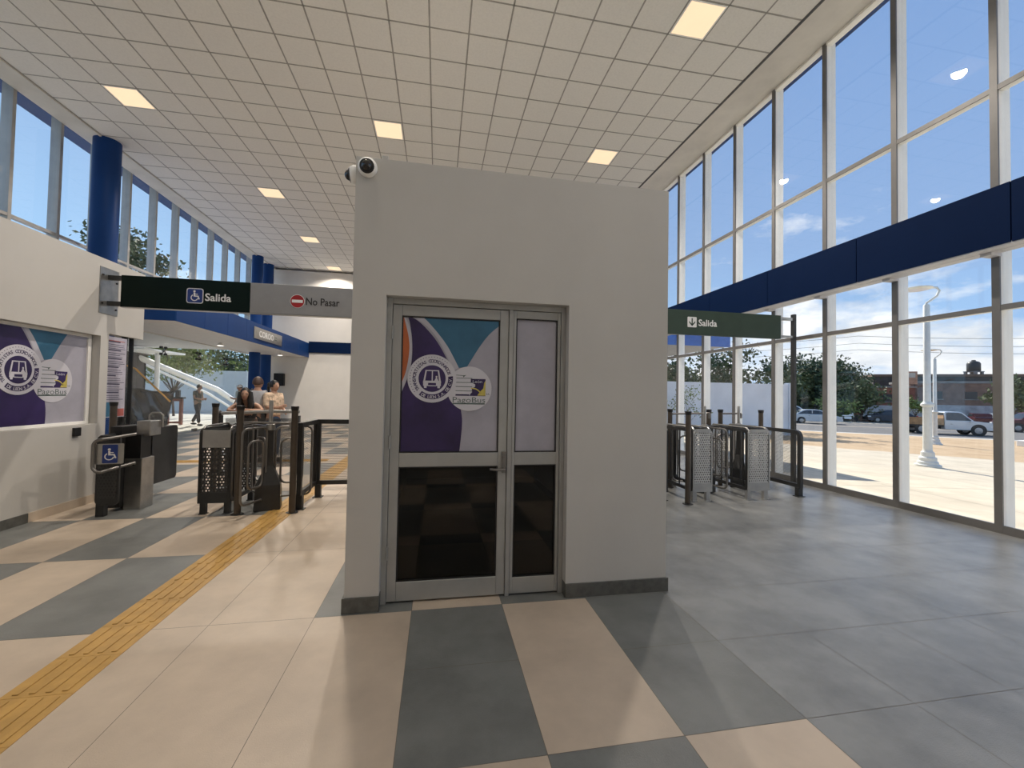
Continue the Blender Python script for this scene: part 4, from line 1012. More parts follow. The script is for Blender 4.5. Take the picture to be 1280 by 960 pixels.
# motorcyclist
mo = thing('motorcycle', 'small motorcycle riding on the road below the big tree', 'motorcycle', tuple(P2(17.3, 58.5))[:2]+(-1.0,)); mo.rotation_euler = (0, 0, math.atan2(AS.y, AS.x))
mb = MB(); mb.lathe([(.2, -.05), (.29, -.05), (.29, .05), (.2, .05)], 20, (-.62, 0, .29), 'y'); build('wheel', mb, M_TYRE, mo, local=True)
mb = MB(); mb.lathe([(.2, -.05), (.29, -.05), (.29, .05), (.2, .05)], 20, (.62, 0, .29), 'y'); build('wheel', mb, M_TYRE, mo, local=True)
mb = MB(); mb.box(-.35, .3, -.12, .12, .35, .62); mb.box(-.5, .1, -.13, .13, .66, .78); mb.tube([(.62, 0, .3), (.5, 0, .75), (.42, 0, 1.02)], .03, 8); mb.tube([(.42, -.3, 1.02), (.42, .3, 1.02)], .02, 8); mb.ball((.25, 0, .78), .16, 12, (1.3, .8, .7)); build('frame', mb, M_WHITE, mo, local=True, bevel=.02)
mb = MB(); mb.box(32.15, 32.95, 17.4, 18.0, -.96, -.62); single('concrete_block', mb, M_FIN, 'white concrete block at the right edge of the plaza', 'block', bevel=.03)
mb = MB(); mb.box(-.8, .8, -.8, .8, 0, 2.0); mb.lathe([(.82, 2.0), (.7, 2.3), (.3, 2.5), (.05, 2.52)], 20)
o = build('water_tank_hut', mb, mat('blue_plastic', (.03, .20, .55), .5), bevel=.1); o.location = tuple(P2(10.0, 63.5))[:2]+(-1.0,); tag(o, 'bright blue rounded cabin behind the white cars', 'cabin')

# ================================================================== BUILDINGS beyond the road
M_BRICK = mat('red_brick', (.26, .10, .07), .85, var=.12, scale=1.2); M_BRICK2 = mat('brown_brick', (.20, .115, .085), .85, var=.12, scale=1.2)
M_DARKT = mat('dark_shed_wall', (.065, .055, .05), .8, var=.1, scale=1); M_GREYW = mat('grey_block_wall', (.24, .23, .22), .85, var=.12, scale=1)
M_STONE = mat('rubble_stone_wall', (.28, .22, .18), .9, var=.2, scale=3); M_WIN = mat('dark_window_opening', (.02, .02, .025), .3)
def sbox(mb, s0, s1, n0, n1, z0, z1):
    q = [P2(s0, n0), P2(s1, n0), P2(s1, n1), P2(s0, n1)]
    mb.add([(p.x, p.y, z0) for p in q]+[(p.x, p.y, z1) for p in q], [(0,3,2,1),(4,5,6,7),(0,1,5,4),(1,2,6,5),(2,3,7,6),(3,0,4,7)]); return mb
def house(name, s0, s1, n0, n1, z1, m, lab, wins=(), roof=.25, mr=None, extra=None):
    c = P2((s0+s1)/2, (n0+n1)/2); o = thing(name, lab, 'building', (c.x, c.y, -1.0))
    build('wall', sbox(MB(), s0, s1, n0, n1, -1.0, z1), m, o)
    build('roof', sbox(MB(), s0-.15, s1+.15, n0-.15, n1+.15, z1, z1+roof), mr or M_GREYW, o)
    for (a, b_, c0, c1) in wins:
        w_ = build('window', sbox(MB(), a, b_, n0-.06, n0+.02, c0, c1), M_WIN, o); build('sill', sbox(MB(), a-.1, b_+.1, n0-.14, n0-.06, c0-.12, c0), M_GREYW, w_)
    return o
house('brick_building', 21.0, 28.6, 72, 78, 3.3, M_BRICK, 'low red brick building left of the large street lamp', [(22.5, 23.6, 1.4, 2.4), (25.2, 26.4, 1.4, 2.4)])
house('brick_building', 28.9, 46, 74, 80, 4.0, M_BRICK2, 'long brown brick building behind the pickup truck', [(31, 32.2, 1.9, 2.9), (34.5, 35.7, 1.9, 2.9), (40, 41.2, 1.9, 2.9)], .3)
house('shed_building', 27.5, 47, 82, 88, 5.3, M_DARKT, 'dark long shed rising behind the brick buildings', [(31, 32, 4.3, 4.9), (38, 39.4, 4.3, 4.9)], .35, mat('rusty_roof', (.16, .10, .07), .8))
house('grey_building', 16.0, 21.2, 74, 80, 3.2, M_GREYW, 'grey flat roofed house behind the big dark tree', [(17, 18, 1.2, 2.2)])
house('grey_building', 6.0, 15.5, 69, 75, 2.9, M_DARKT, 'dark flat roofed house behind the blue cabin', [(8, 9, .9, 1.9), (12, 13, .9, 1.9)], .3, M_SOFF)
mb = sbox(MB(), 21.5, 28, 67.5, 67.8, -1.0, .9); single('low_white_wall', mb, mat('faded_white_wall', (.50, .52, .56), .8, var=.08, scale=1), 'low faded white wall right of the bushy tree', 'wall')
mb = sbox(MB(), 28.2, 46, 68, 68.3, -1.0, 1.1); single('grey_boundary_wall', mb, mat('blueish_grey_wall', (.33, .35, .39), .8, var=.12, scale=1), 'long blue-grey wall behind the pickup truck', 'wall')
mb = sbox(MB(), 14.5, 27, 62.0, 62.6, -1.0, -.25); single('rubble_wall', mb, M_STONE, 'low rubble stone wall along the far edge of the road', 'wall', bevel=.05)
tk = P2(40.4, 84.5); o = thing('rooftop_water_tank', 'round dark water tank on a stand on the shed roof', 'water tank', (tk.x, tk.y, 5.65))
mb = MB(); mb.lathe([(.72, .55), (.76, .6), (.76, 1.7), (.62, 1.95), (.25, 2.1), (.22, 2.25), (.05, 2.26)], 20); build('tank', mb, M_CHAR, o, local=True, smooth=True)
mb = MB(); mb.box(-.8, .8, -.8, .8, .43, .55)
for a in (-1, 1):
    for c in (-1, 1): mb.box(a*.6-.15, a*.6+.15, c*.6-.15, c*.6+.15, 0, .44)
build('stand', mb, M_GREYW, o, local=True)
bb = P2(27.4, 71.0); o = thing('billboard', 'tilted orange and white billboard on the red brick building', 'billboard', (bb.x, bb.y, 3.55)); o.rotation_euler = (0, 0, math.atan2(AS.y, AS.x)-.1)
mb = MB(); mb.box(-1.0, 1.0, -.05, .05, .2, 1.9); bp = build('board', mb, mat('orange_board', (.52, .26, .16), .6, var=.1, scale=2), o, local=True)
mb = MB(); mb.box(-.8, .8, -.06, -.05, 1.1, 1.7); build('white_field', mb, mat('cream_field', (.60, .50, .42), .6), bp, local=True)
mb = MB(); mb.cyl((-.7, 0, -.1), (-.7, 0, .2), .05); mb.cyl((.7, 0, -.1), (.7, 0, .2), .05); build('prop', mb, M_CHAR, o, local=True)
# overhead cables
for k, (zz, n_) in enumerate(((8.6, 64), (9.5, 64), (7.8, 64))):
    mb = MB(); pts = []
    for i in range(41):
        s = -60+i*4.0; p = P2(s, n_); sag = .9*(1-((i % 10)/5-1)**2); pts.append((p.x, p.y, zz-sag))
    mb.tube(pts, .022, 6); single('overhead_cable', mb, M_BLACK, ['middle overhead cable above the road', 'highest overhead cable above the road', 'lowest overhead cable above the road'][k], 'cable')
mk = mat('parked_car_mix', (.35, .07, .06), .4)
for k in range(6):
    p = P2(31.3+k*1.95, 64.5+.6*(k % 2)); c = [M_PR, M_PW, mk, M_PS, mk, M_PD][k]
    mb = MB(); mb.prism([(-.85, .25), (-.85, .7), (-.6, .85), (-.4, 1.25), (.3, 1.25), (.6, .85), (.85, .75), (.85, .25)], (0, -.8, 0), (1,0,0), (0,0,1), (0,1,0), 1.6)
    ob = thing('parked_car', ['dark red', 'white', 'bright red', 'silver', 'second bright red', 'dark blue'][k]+' parked car in front of the blue-grey wall, %s from the left' % ['first', 'second', 'third', 'fourth', 'fifth', 'last'][k], 'car', (p.x, p.y, -1.0), 'cars parked along the far wall'); ob.rotation_euler = (0, 0, math.atan2(AS.y, AS.x)+PI/2)
    build('body', mb, c, ob, local=True, bevel=.08)
    mb = MB()
    for a in (-.55, .55): mb.lathe([(.2, -.83), (.28, -.83), (.28, .83), (.2, .83)], 14, (a, 0, .28), 'y')
    build('wheels', mb, M_TYRE, ob, local=True)
    mb = MB(); mb.prism([(-.5, .88), (-.35, 1.18), (.25, 1.18), (.5, .88)], (0, -.805, 0), (1,0,0), (0,0,1), (0,1,0), 1.61); build('glass', mb, M_CARG, ob, local=True)

# ================================================================== TREES
M_LEAFD = mat('dark_green_leaves', (.055, .085, .035), .7, var=.25, scale=1.2, col2=(.025, .045, .018))
M_LEAFG = mat('fresh_green_leaves', (.19, .24, .06), .7, var=.2, scale=1.5, col2=(.09, .13, .03))
M_LEAFO = mat('olive_leaves', (.12, .145, .06), .7, var=.2, scale=1.5, col2=(.06, .08, .03))
M_BARK = mat('bark', (.10, .075, .055), .9, var=.15, scale=6)
def tree(x, y, z, h, rx, rz, nleaf, ls, mleaf, lab, seed, trunk=.12, clumps=14, fork=.35, dens=1.0, name='leafy_tree', cat='tree', flat=1.0):
    r = random.Random(seed); o = thing(name, lab, cat, (x, y, z))
    t = MB(); cz = h-rz
    base = Vector((0,0,-.1)); top = Vector((r.uniform(-.1,.1)*rx, r.uniform(-.1,.1)*rx, h*fork))
    t.tube([base, (base+top)/2+Vector((r.uniform(-.1,.1), r.uniform(-.1,.1), 0)), top], [trunk, trunk*.85, trunk*.7], 8)
    cs = []
    for k in range(clumps):
        a = r.uniform(0, 2*PI); el = r.uniform(-.55, 1.0); rr = r.uniform(.35, .95)
        c = Vector((math.cos(a)*rx*rr*math.cos(el*1.2)*flat, math.sin(a)*rx*rr*math.cos(el*1.2), cz+math.sin(el*1.4)*rz*rr)); cs.append(c)
        m_ = (top+c)/2+Vector((r.uniform(-.2,.2)*rx*.4, r.uniform(-.2,.2)*rx*.4, -.05*h))
        t.tube([top-Vector((0,0,r.uniform(0,.1)*h)), m_, c], [trunk*.45, trunk*.25, trunk*.08], 5)
    build('trunk', t, M_BARK, o, local=True, smooth=True)
    L = MB(); cr_ = rx*.42*dens
    for k in range(nleaf):
        c = r.choice(cs); v = Vector((r.gauss(0,1), r.gauss(0,1), r.gauss(0,.75)))*cr_*.55
        p = c+v; a = Vector((r.gauss(0,1), r.gauss(0,1), r.gauss(0,1))).normalized(); b_ = a.cross(Vector((r.gauss(0,1), r.gauss(0,1), r.gauss(0,1)))).normalized()
        s = ls*r.uniform(.6, 1.3); L.add([p-a*s, p+b_*s*.5, p+a*s, p-b_*s*.5], [(0,1,2,3)])
    build('foliage', L, mleaf, o, local=True)
    return o
# right side, beyond the boundary wall
tree(19.7, 25.4, -.8, 6.0, 3.0, 2.3, 2400, .16, M_LEAFD, 'thin dark branching tree behind the long wall, right of the sign centre', 11, .13, 16, .45, .8)
tree(14.9, 24.5, -.7, 5.1, 2.2, 1.8, 1300, .15, M_LEAFD, 'smaller dark branching tree behind the long wall, second from the booth', 12, .09, 12, .45, .7)
tree(25.0, 26.8, -.9, 6.0, 1.6, 2.6, 900, .14, M_LEAFD, 'sparse tall tree at the end of the long wall', 13, .09, 10, .4, .8)
tree(10.0, 18.5, -.3, 4.6, .8, 1.6, 700, .07, mat('dry_brown_leaves', (.20, .14, .07), .7, col2=(.10, .08, .04)), 'slender young tree with brownish leaves beside the booth edge', 14, .03, 9, .35, 1.0, 'young_tree')
tree(12.6, 19.3, -.4, 2.4, .9, .8, 450, .06, M_LEAFG, 'small thin sapling in front of the long grey wall', 15, .018, 9, .35, 1.0, 'sapling')
for k, (x, y, hh, rx_, lab) in enumerate(((12.2, 27, 3.6, 2.2, 'pale green hedge bush behind the long wall, leftmost'), (17.0, 27.5, 4.2, 2.4, 'pale green hedge bush behind the long wall, middle'), (21.5, 27, 3.7, 2.0, 'pale green hedge bush behind the long wall, rightmost'))):
    tree(x, y, -.8, hh, rx_, 1.5, 1800, .16, M_LEAFG, lab, 20+k, .1, 14, .4, 1.1, 'hedge_bush', 'bush')
tree(50.9, 47.3, -1.0, 7.4, 4.6, 2.9, 13000, .23, M_LEAFD, 'big dark rounded tree across the road', 31, .3, 34, .35, 1.0)
tree(46.6, 47.5, -1.0, 5.6, 3.0, 2.6, 3000, .26, M_LEAFO, 'olive green tree touching the left side of the big dark tree', 32, .2, 18, .3, 1.1)
tree(50.5, 41.8, -1.0, 4.3, 2.4, 2.0, 3000, .2, M_LEAFO, 'grey-green bush in front of the big dark tree', 33, .15, 18, .25, 1.1, 'roadside_bush', 'bush')
tree(46.5, 42.0, -1.0, 2.6, 1.8, 1.3, 1600, .18, M_LEAFG, 'light green shrub beside the road near the window bar', 34, .1, 12, .25, 1.1, 'roadside_shrub', 'bush')
tree(59.5, 33.5, -1.0, 5.2, 2.0, 2.2, 2000, .22, M_LEAFO, 'yellowish green tree at the right edge behind the dark red car', 35, .15, 14, .3, 1.0)
tree(57.5, 41.0, -1.0, 3.0, 1.1, 1.2, 700, .15, M_LEAFG, 'small green shrub left of the large street lamp', 36, .08, 8, .3, 1.0, 'roadside_shrub', 'bush')
# left side outside
tree(-13.6, 24.6, 0, 4.4, 1.7, 1.6, 3600, .09, M_LEAFG, 'fresh green tree outside the entrance glass', 41, .06, 14, .35, 1.0)
tree(-15.5, 23.5, 0, 9.2, 1.7, 1.5, 2200, .12, M_LEAFD, 'tall dark tree seen through the high left windows', 42, .12, 16, .75, 1.0)
for k, (x, y) in enumerate(((-11.0, 34.2), (-16.5, 34.8), (-22.0, 34.2))):
    tree(x, y, 0, 4.2, 2.8, 1.3, 2200, .16, M_LEAFG if k != 1 else M_LEAFO, ['green bush above the white wall outside, nearest the blue columns', 'olive bush above the white wall outside, middle one', 'green bush above the white wall outside, leftmost'][k], 50+k, .12, 14, .4, 1.1, 'garden_bush', 'bush')

# ================================================================== OUTSIDE LEFT: clutter
# tarp draped over a stack
mb = MB(); nx, ny = 30, 18; r = random.Random(8)
W_, H_, D_ = 2.3, 1.35, .9
vs = []; fs = []
for j in range(ny+1):
    for i in range(nx+1):
        u = i/nx; v = j/ny
        x = (u-.5)*W_*(1-.18*v*(u > .5)); zt = H_*(1-v)+.02
        fold = .10*math.sin(u*24-v*7)*(.25+v)+.08*math.sin(u*11-v*9)*v
        vs.append((x, -D_/2-.22*v+fold, zt-.07*math.sin(u*PI*3)*(1-v)))
for j in range(ny):
    for i in range(nx): a = j*(nx+1)+i; fs.append((a, a+1, a+nx+2, a+nx+1))
mb.add(vs, fs)
tp = thing('covered_stack', 'stack covered with a shiny black tarpaulin outside the entrance glass', 'covered stack', (-10.9, 17.3, 0)); tp.rotation_euler = (0, 0, .55)
ob = build('tarpaulin', mb, mat('shiny_black_tarpaulin', (.012, .012, .012), .2, spec=.8), tp, local=True, smooth=True)
sd = ob.modifiers.new('thick', 'SOLIDIFY'); sd.thickness = .01
mb = MB(); mb.box(-W_/2+.05, W_/2-.25, -D_/2+.16, D_/2, 0, H_-.12); mb.box(-W_/2, W_/2-.2, -D_/2, D_/2, H_-.10, H_-.02); build('load', mb, M_CHAR, tp, local=True, bevel=.03)
fr_ = thing('wooden_frame', 'small red-brown wooden frame stand outside beside the tarpaulin', 'frame', (-10.25, 18.6, 0)); M_RW = mat('red_brown_wood', (.30, .11, .08), .6, var=.1)
for x_ in (-.26, .22):
    mb = MB(); mb.box(x_-.05, x_+.05, -.05, .05, 0, 1.0); build('upright', mb, M_RW, fr_, local=True)
mb = MB(); mb.box(-.31, .27, -.05, .05, .93, 1.03); mb.box(-.22, .17, -.04, .04, .05, .12); build('crossbar', mb, M_RW, fr_, local=True)
mb = MB(); mb.box(-.55, .32, -.12, .12, 1.03, 1.10); mb.box(.02, .16, -.06, .06, 1.10, 1.38); build('tool_on_top', mb, M_CHAR, fr_, local=True, bevel=.01)
mb = MB(); mb.tube([(-13.4, 20.4, 3.05), (-10.8, 23.0, 1.4), (-9.6, 24.6, .0)], .13, 8); single('diagonal_brace', mb, M_FIN, 'thick white diagonal brace leaning down outside the entrance glass', 'brace', smooth=True)
mb = MB(); mb.tube([(-14.2, 21.4, 3.05), (-11.8, 24.2, 1.2), (-10.7, 25.6, .0)], .06, 8); single('diagonal_brace', mb, M_FIN, 'thinner white diagonal brace behind the thick one', 'brace', smooth=True)
mb = MB(); mb.cyl((-12.1, 20.6, 0), (-12.1, 20.6, 3.08), .09, 12); single('canopy_post', mb, M_FIN, 'white upright post holding the outside canopy', 'post', smooth=True)
mb = MB(); mb.tube([(-10.6, 14.9, 2.5), (-10.3, 16.4, 2.1), (-9.7, 17.3, .95)], .03, 8); single('orange_strap', mb, mat('orange_webbing', (.75, .36, .06), .6), 'orange strap slanting down to the tarpaulin stack', 'strap', smooth=True)
mb = MB(); mb.box(-15.0, -12.9, 19.5, 19.6, 0, 2.9); mb.box(-12.98, -12.9, 19.6, 21.2, 0, 2.9); mb.box(-15.0, -12.9, 21.1, 21.2, 0, 2.9); mb.box(-15.1, -12.8, 19.4, 21.3, 2.9, 2.96); single('dark_kiosk', mb, M_DARKT, 'dark kiosk outside seen past the wall end beside the tariff poster', 'kiosk')
mb = MB(); mb.box(-15.1, -11.4, 18.6, 21.3, 2.96, 3.04); single('kiosk_awning', mb, M_FIN, 'bright white awning edge above the dark kiosk', 'awning')

# ================================================================== PEOPLE
M_SKIN = mat('skin', (.42, .24, .16), .55, var=.03); M_HAIR = mat('black_hair', (.012, .010, .009), .45, var=.1)
def skin_mesh(name, verts, edges, rad, m, parent, sub=2, root=0):
    me = bpy.data.meshes.new(name); me.from_pydata([tuple(v) for v in verts], edges, []); ob = bpy.data.objects.new(name, me); COL.objects.link(ob)
    sk = ob.modifiers.new('skin', 'SKIN'); 
    lay = me.skin_vertices[0].data if len(me.skin_vertices) else None
    if lay is None:
        bm = bmesh.new(); bm.from_mesh(me); bm.verts.layers.skin.verify(); bm.to_mesh(me); bm.free(); lay = me.skin_vertices[0].data
    for i, r_ in enumerate(rad):
        lay[i].radius = (r_, r_) if not isinstance(r_, tuple) else r_; lay[i].use_root = (i == root)
    sk.use_smooth_shade = True
    ss = ob.modifiers.new('sub', 'SUBSURF'); ss.levels = sub; ss.render_levels = sub
    bpy.context.view_layer.update(); dg = bpy.context.evaluated_depsgraph_get()
    m2 = bpy.data.meshes.new_from_object(ob.evaluated_get(dg)); bpy.data.objects.remove(ob, do_unlink=True)
    m2.name = name; m2.materials.clear(); m2.materials.append(m)
    for p in m2.polygons: p.material_index = 0; p.use_smooth = True
    o2 = bpy.data.objects.new(name, m2); COL.objects.link(o2); o2.parent = parent; return o2
def person(loc, rot, H, lab, J, top, trousers, shoes, sleeve=1, hair='long', glasses=False, cap=None, bag=False, skin=None, name='person', legs=True):
    """J: joint overrides (metres for a 1.70 m body, facing -Y)"""
    skin = skin or M_SKIN; k = H/1.70
    o = thing(name, lab, 'person', loc); o.rotation_euler = (0, 0, rot)
    D = dict(pel=(0,0,.94), wai=(0,0,1.08), che=(0,0,1.28), nec=(0,.0,1.42), hb=(0,-.01,1.50), ht=(0,-.015,1.60),
             shL=(-.17,0,1.37), elL=(-.22,.02,1.10), wrL=(-.22,-.08,.88), haL=(-.22,-.11,.80),
             shR=(.17,0,1.37), elR=(.22,.02,1.10), wrR=(.22,-.08,.88), haR=(.22,-.11,.80),
             hiL=(-.09,0,.90), knL=(-.10,-.01,.50), anL=(-.10,.02,.09), hiR=(.09,0,.90), knR=(.10,-.01,.50), anR=(.10,.02,.09))
    D.update(J); V_ = {a: Vector(b)*k for a, b in D.items()}
    names = ['pel','wai','che','nec','hb','shL','elL','wrL','haL','shR','elR','wrR','haR','hiL','knL','anL','hiR','knR','anR']
    R0 = dict(pel=.125, wai=.105, che=.125, nec=.052, hb=.055, shL=.052, elL=.038, wrL=.027, haL=.03, shR=.052, elR=.038, wrR=.027, haR=.03, hiL=.085, knL=.055, anL=.038, hiR=.085, knR=.055, anR=.038)
    vs = [V_[n_] for n_ in names]; ix = {n_: i for i, n_ in enumerate(names)}
    E = [('pel','wai'),('wai','che'),('che','nec'),('nec','hb'),('che','shL'),('shL','elL'),('elL','wrL'),('wrL','haL'),('che','shR'),('shR','elR'),('elR','wrR'),('wrR','haR'),('pel','hiL'),('hiL','knL'),('knL','anL'),('pel','hiR'),('hiR','knR'),('knR','anR')]
    ed = [(ix[a], ix[b]) for a, b in E]; rad = [R0[n_]*k for n_ in names]
    # fingers and thumb
    for s in ('L', 'R'):
        w, h_ = V_['wr'+s], V_['ha'+s]; d = (h_-w).normalized(); side = d.cross(Vector((0,1,0))); side = side.normalized() if side.length > .1 else Vector((1,0,0))
        cup = d.cross(side).normalized()
        for q in range(4):
            b0 = len(vs); off = side*(q-1.5)*.019*k; ln = (.075, .085, .08, .062)[q]*k
            vs += [h_+off+d*.02*k, h_+off+d*(.02*k+ln*.55)-cup*.006*k, h_+off*.9+d*(.02*k+ln)-cup*.022*k]; rad += [.0105*k, .009*k, .0075*k]; ed += [(ix['ha'+s], b0), (b0, b0+1), (b0+1, b0+2)]
        b0 = len(vs); sg_ = -1 if s == 'L' else 1
        vs += [w+d*.03*k+side*.035*k*sg_, w+d*.07*k+side*.06*k*sg_]; rad += [.012*k, .009*k]; ed += [(ix['wr'+s], b0), (b0, b0+1)]
    body = skin_mesh('body', vs, ed, rad, skin, o, 1)
    # head: shaped surface joined into the body mesh
    hb, ht = V_['hb'], V_['ht']; hd = MB(); c = (hb+ht)/2+Vector((0,-.01,0))*k
    n1, n2 = 20, 14; fwd = Vector(J.get('face', (0,-1,0))).normalized(); rt = fwd.cross(Vector((0,0,1))).normalized(); upv = rt.cross(fwd)
    pv = []
    for i in range(n2+1):
        th = PI*i/n2
        for q in range(n1):
            a = 2*PI*q/n1; cx_, cy_, cz_ = math.sin(th)*math.cos(a), math.sin(th)*math.sin(a), math.cos(th)
            wx_ = .074*(1-.22*max(0, -cz_)); fy = .095*(1-.12*max(0, -cz_))
            f_ = cy_*fy; x_ = cx_*wx_; z_ = cz_*.115
            if cy_ > .8 and -.35 < cz_ < .05: f_ += .022*(1-abs(cx_)*2.5) if abs(cx_) < .4 else 0
            if cy_ > .6 and .02 < cz_ < .3 and .2 < abs(cx_) < .6: f_ -= .008
            pv.append(c+(rt*x_+fwd*f_+upv*z_)*k)
    hd.add(pv, [(i*n1+q, (i+1)*n1+q, (i+1)*n1+(q+1)%n1, i*n1+(q+1)%n1) for i in range(n2) for q in range(n1)])
    for sx in (-1, 1): hd.ball(c+(rt*.074*sx-fwd*.005)*k, .022*k, 8, (.5, .8, 1.3))
    bm = bmesh.new(); bm.from_mesh(body.data); tmp = bpy.data.meshes.new('h'); tmp.from_pydata([tuple(p) for p in hd.v], [], hd.f); bm.from_mesh(tmp); bm.to_mesh(body.data); bm.free(); bpy.data.meshes.remove(tmp)
    for p in body.data.polygons: p.use_smooth = True
    ey = MB()
    for sx in (-1, 1): ey.ball(c+(rt*.03*sx+fwd*.086+upv*.012)*k, .009*k, 8, (1.3, 1, .8))
    build('eyes', ey, M_BLACK, o, local=True)
    mo_ = MB(); mo_.ball(c+(fwd*.088-upv*.055)*k, .02*k, 8, (1.2, .5, .35)); build('mouth', mo_, mat('lips', (.30, .09, .08), .5), o, local=True)
    hm = MB()
    def hp(th, a, ex=1.12):
        cx_, cy_, cz_ = math.sin(th)*math.cos(a), math.sin(th)*math.sin(a), math.cos(th); return c+(rt*cx_*.080*ex-fwd*cy_*.102*ex+upv*cz_*.118*ex)*k+upv*.006*k-fwd*.008*k
    rows = 8; 
    lim = 1.75 if hair != 'short' else 1.65
    pv = []; m1 = 20
    for i in range(rows+1):
        for q in range(m1+1):
            a = -.55+ (PI+1.1)*q/m1; th = lim*i/rows
            if hair == 'short' : ex = 1.06
            else: ex = 1.12
            pv.append(hp(th, a, ex))
    hm.add(pv, [(i*(m1+1)+q, (i+1)*(m1+1)+q, (i+1)*(m1+1)+q+1, i*(m1+1)+q+1) for i in range(rows) for q in range(m1)])
    hm.ball(c+(upv*.035-fwd*.018)*k, .098*k, 14, (.86, 1.02, 1.0))
    if hair == 'long':
        for q in range(7):
            a = -.35+(PI+.7)*q/6; s0 = hp(1.2, a, 1.05); dn = Vector((0,0,-1))
            hm.tube([s0, s0+dn*.12*k+(s0-c)*.10, s0+dn*.26*k+(s0-c)*.14, s0+dn*.36*k], [.034*k, .044*k, .038*k, .012*k], 8)
    if hair == 'tied':
        s0 = hp(1.3, PI/2, 1.05); hm.ball(s0-fwd*.03*k, .045*k, 10); hm.tube([s0-fwd*.03*k, s0-fwd*.06*k-upv*.08*k, s0-fwd*.05*k-upv*.17*k], [.03*k, .03*k, .01*k], 8)
    build('hair', hm, M_HAIR if hair != 'brown' else mat('brown_hair', (.06, .03, .02), .5), o, local=True, smooth=True)
    if glasses:
        gm = MB()
        for sx in (-1, 1): gm.tube([c+(rt*(.031*sx+.022*math.cos(q*PI/8))+fwd*.096+upv*(.012+.017*math.sin(q*PI/8)))*k for q in range(16)], .0028*k, 6, closed=True); gm.tube([c+(rt*.053*sx+fwd*.094+upv*.014)*k, c+(rt*.078*sx+fwd*.01+upv*.014)*k], .0025*k, 6)
        gm.tube([c+(rt*-.009+fwd*.098+upv*.014)*k, c+(rt*.009+fwd*.098+upv*.014)*k], .0025*k, 6)
        build('glasses', gm, M_BLACK, o, local=True)
    if cap:
        cm_ = MB(); cm_.ball(c+upv*.045*k, .1*k, 14, (.9, 1.05, .85)); cm_.ball(c+(upv*.05+fwd*.1)*k, .06*k, 12, (1.1, 1, .15)); build('cap', cm_, cap, o, local=True, smooth=True)
    # clothing
    tn = ['pel', 'wai', 'che', 'nec']; tv = [V_[a].copy() for a in tn]; tr = [.138*k, .125*k, .145*k, .075*k]; te = [(0,1),(1,2),(2,3)]
    tv[3] = tv[2].lerp(tv[3], .65); tv[0] = tv[0].lerp(tv[1], .3)
    for s in ('L', 'R'):
        b0 = len(tv); tv.append(V_['sh'+s]); tr.append(.066*k); te.append((2, b0))
        if sleeve:
            e_ = V_['el'+s] if sleeve >= 1 else V_['sh'+s].lerp(V_['el'+s], .6); tv.append(e_); tr.append(.054*k); te.append((b0, b0+1))
            if sleeve >= 2: tv.append(V_['el'+s].lerp(V_['wr'+s], .85)); tr.append(.042*k); te.append((b0+1, b0+2))
    skin_mesh('shirt', tv, te, tr, top, o, 2, 1)
    pvv = [V_['pel']+Vector((0,0,.04))*k, V_['pel']]; pr = [.130*k, .140*k]; pe = [(0,1)]
    for s in ('L', 'R'):
        b0 = len(pvv); pvv += [V_['hi'+s], V_['kn'+s], V_['an'+s]+Vector((0,0,.03))*k]; pr += [.098*k, .072*k, .062*k]; pe += [(1, b0), (b0, b0+1), (b0+1, b0+2)]
    skin_mesh('trousers', pvv, pe, pr, trousers, o, 2, 1)
    for s in ('L', 'R'):
        sm = MB(); a_ = V_['an'+s]; sm.ball(Vector((a_.x, a_.y-.05*k, max(.045*k, a_.z-.045*k))), .062*k, 12, (.75, 2.1, .72)); build('shoe', sm, shoes, o, local=True, smooth=True)
    if bag:
        bm_ = MB(); sL, hR = V_['shL'], V_['pel']
        pts = [V_['shR']+Vector((-.05,.0,.07))*k, V_['che']+Vector((.02,.17,.02))*k, V_['wai']+Vector((-.12,.13,0))*k, V_['pel']+Vector((-.17,.02,0))*k]
        bm_.tube(pts, .013*k, 6); bm_.box(-.27*k, -.19*k, -.10*k, .10*k, .80*k, .98*k); build('shoulder_bag', bm_, M_BLACK, o, local=True)
    return o
M_JEAN = mat('blue_denim', (.03, .065, .13), .8, var=.1); M_CREAM = mat('cream_patterned_blouse', (.66, .50, .36), .8, var=.2, scale=14)
M_TEE = mat('white_tee', (.62, .62, .64), .8); M_NAVYC = mat('black_blouse', (.015, .015, .02), .8); M_KHAKI = mat('khaki_shirt', (.12, .12, .085), .8); M_DTR = mat('dark_trousers', (.02, .022, .025), .8)
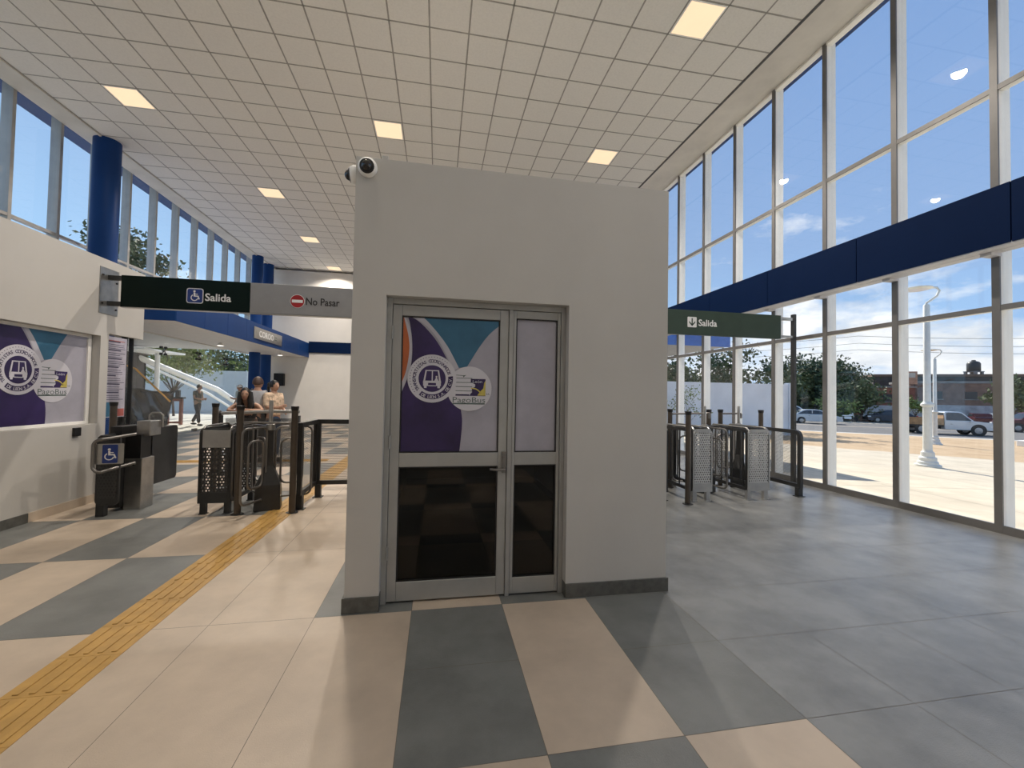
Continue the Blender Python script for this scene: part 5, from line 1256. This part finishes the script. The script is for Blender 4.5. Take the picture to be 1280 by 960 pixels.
# woman leaning with forearms on the rear barrier
person((-3.40, 8.35, 0), .25, 1.62, 'woman with long dark hair in a black sleeveless top leaning on the rear barrier', dict(
    che=(0,-.22,1.16), wai=(0,-.06,1.03), nec=(0,-.34,1.27), hb=(.0,-.42,1.36), ht=(0,-.45,1.47), shL=(-.17,-.28,1.22), shR=(.17,-.28,1.22),
    elL=(-.26,-.46,1.12), wrL=(-.04,-.60,1.12), haL=(.04,-.62,1.12), elR=(.28,-.44,1.12), wrR=(.06,-.58,1.14), haR=(-.02,-.60,1.15), pel=(0,.10,.93), hiL=(-.09,.10,.89), hiR=(.09,.10,.89), knL=(-.1,.1,.5), knR=(.1,.06,.5), anL=(-.1,.16,.09), anR=(.1,.1,.09)),
    M_NAVYC, M_DTR, M_BLACK, 0, 'long', glasses=True)
person((-3.56, 9.1, 0), PI-.35, 1.72, 'person in a white tee with a dark shoulder strap, seen from behind', dict(elL=(-.24,-.02,1.12), wrL=(-.16,-.2,1.05), haL=(-.1,-.26,1.05), elR=(.24,-.02,1.12), wrR=(.14,-.2,1.05), haR=(.08,-.26,1.05)),
    M_TEE, M_DTR, M_BLACK, .5, 'brown', bag=True)
person((-3.24, 9.05, 0), PI+1.05+PI, 1.66, 'woman in a cream blouse and blue jeans standing in profile', dict(elL=(-.2,-.05,1.12), wrL=(-.1,-.24,1.12), haL=(-.04,-.28,1.14), elR=(.22,.02,1.12), wrR=(.16,-.18,1.02), haR=(.10,-.24,1.02)),
    M_CREAM, M_JEAN, M_BLACK, 1, 'tied')
person((-9.2, 18.1, 0), PI/2-.2, 1.64, 'man in a khaki shirt and dark trousers walking outside looking at his hands', dict(elL=(-.2,-.02,1.12), wrL=(-.1,-.24,1.06), haL=(-.05,-.3,1.08), elR=(.2,-.04,1.12), wrR=(.1,-.26,1.06), haR=(.04,-.3,1.08), knL=(-.1,-.12,.5), anL=(-.1,-.16,.09), knR=(.1,.06,.5), anR=(.1,.26,.12), hb=(0,-.04,1.50), ht=(0,-.07,1.59)),
    M_KHAKI, M_DTR, M_BLACK, .6, 'short')
person((-7.75, 18.2, 0), -.6, 1.66, 'person in a pale shirt and cap holding a dark bag just outside the entrance glass', dict(elR=(.2,-.04,1.12), wrR=(.12,-.26,1.1), haR=(.05,-.32,1.12)),
    mat('pale_grey_shirt', (.42, .46, .44), .8), M_DTR, M_BLACK, .6, 'short', cap=M_WHITE)
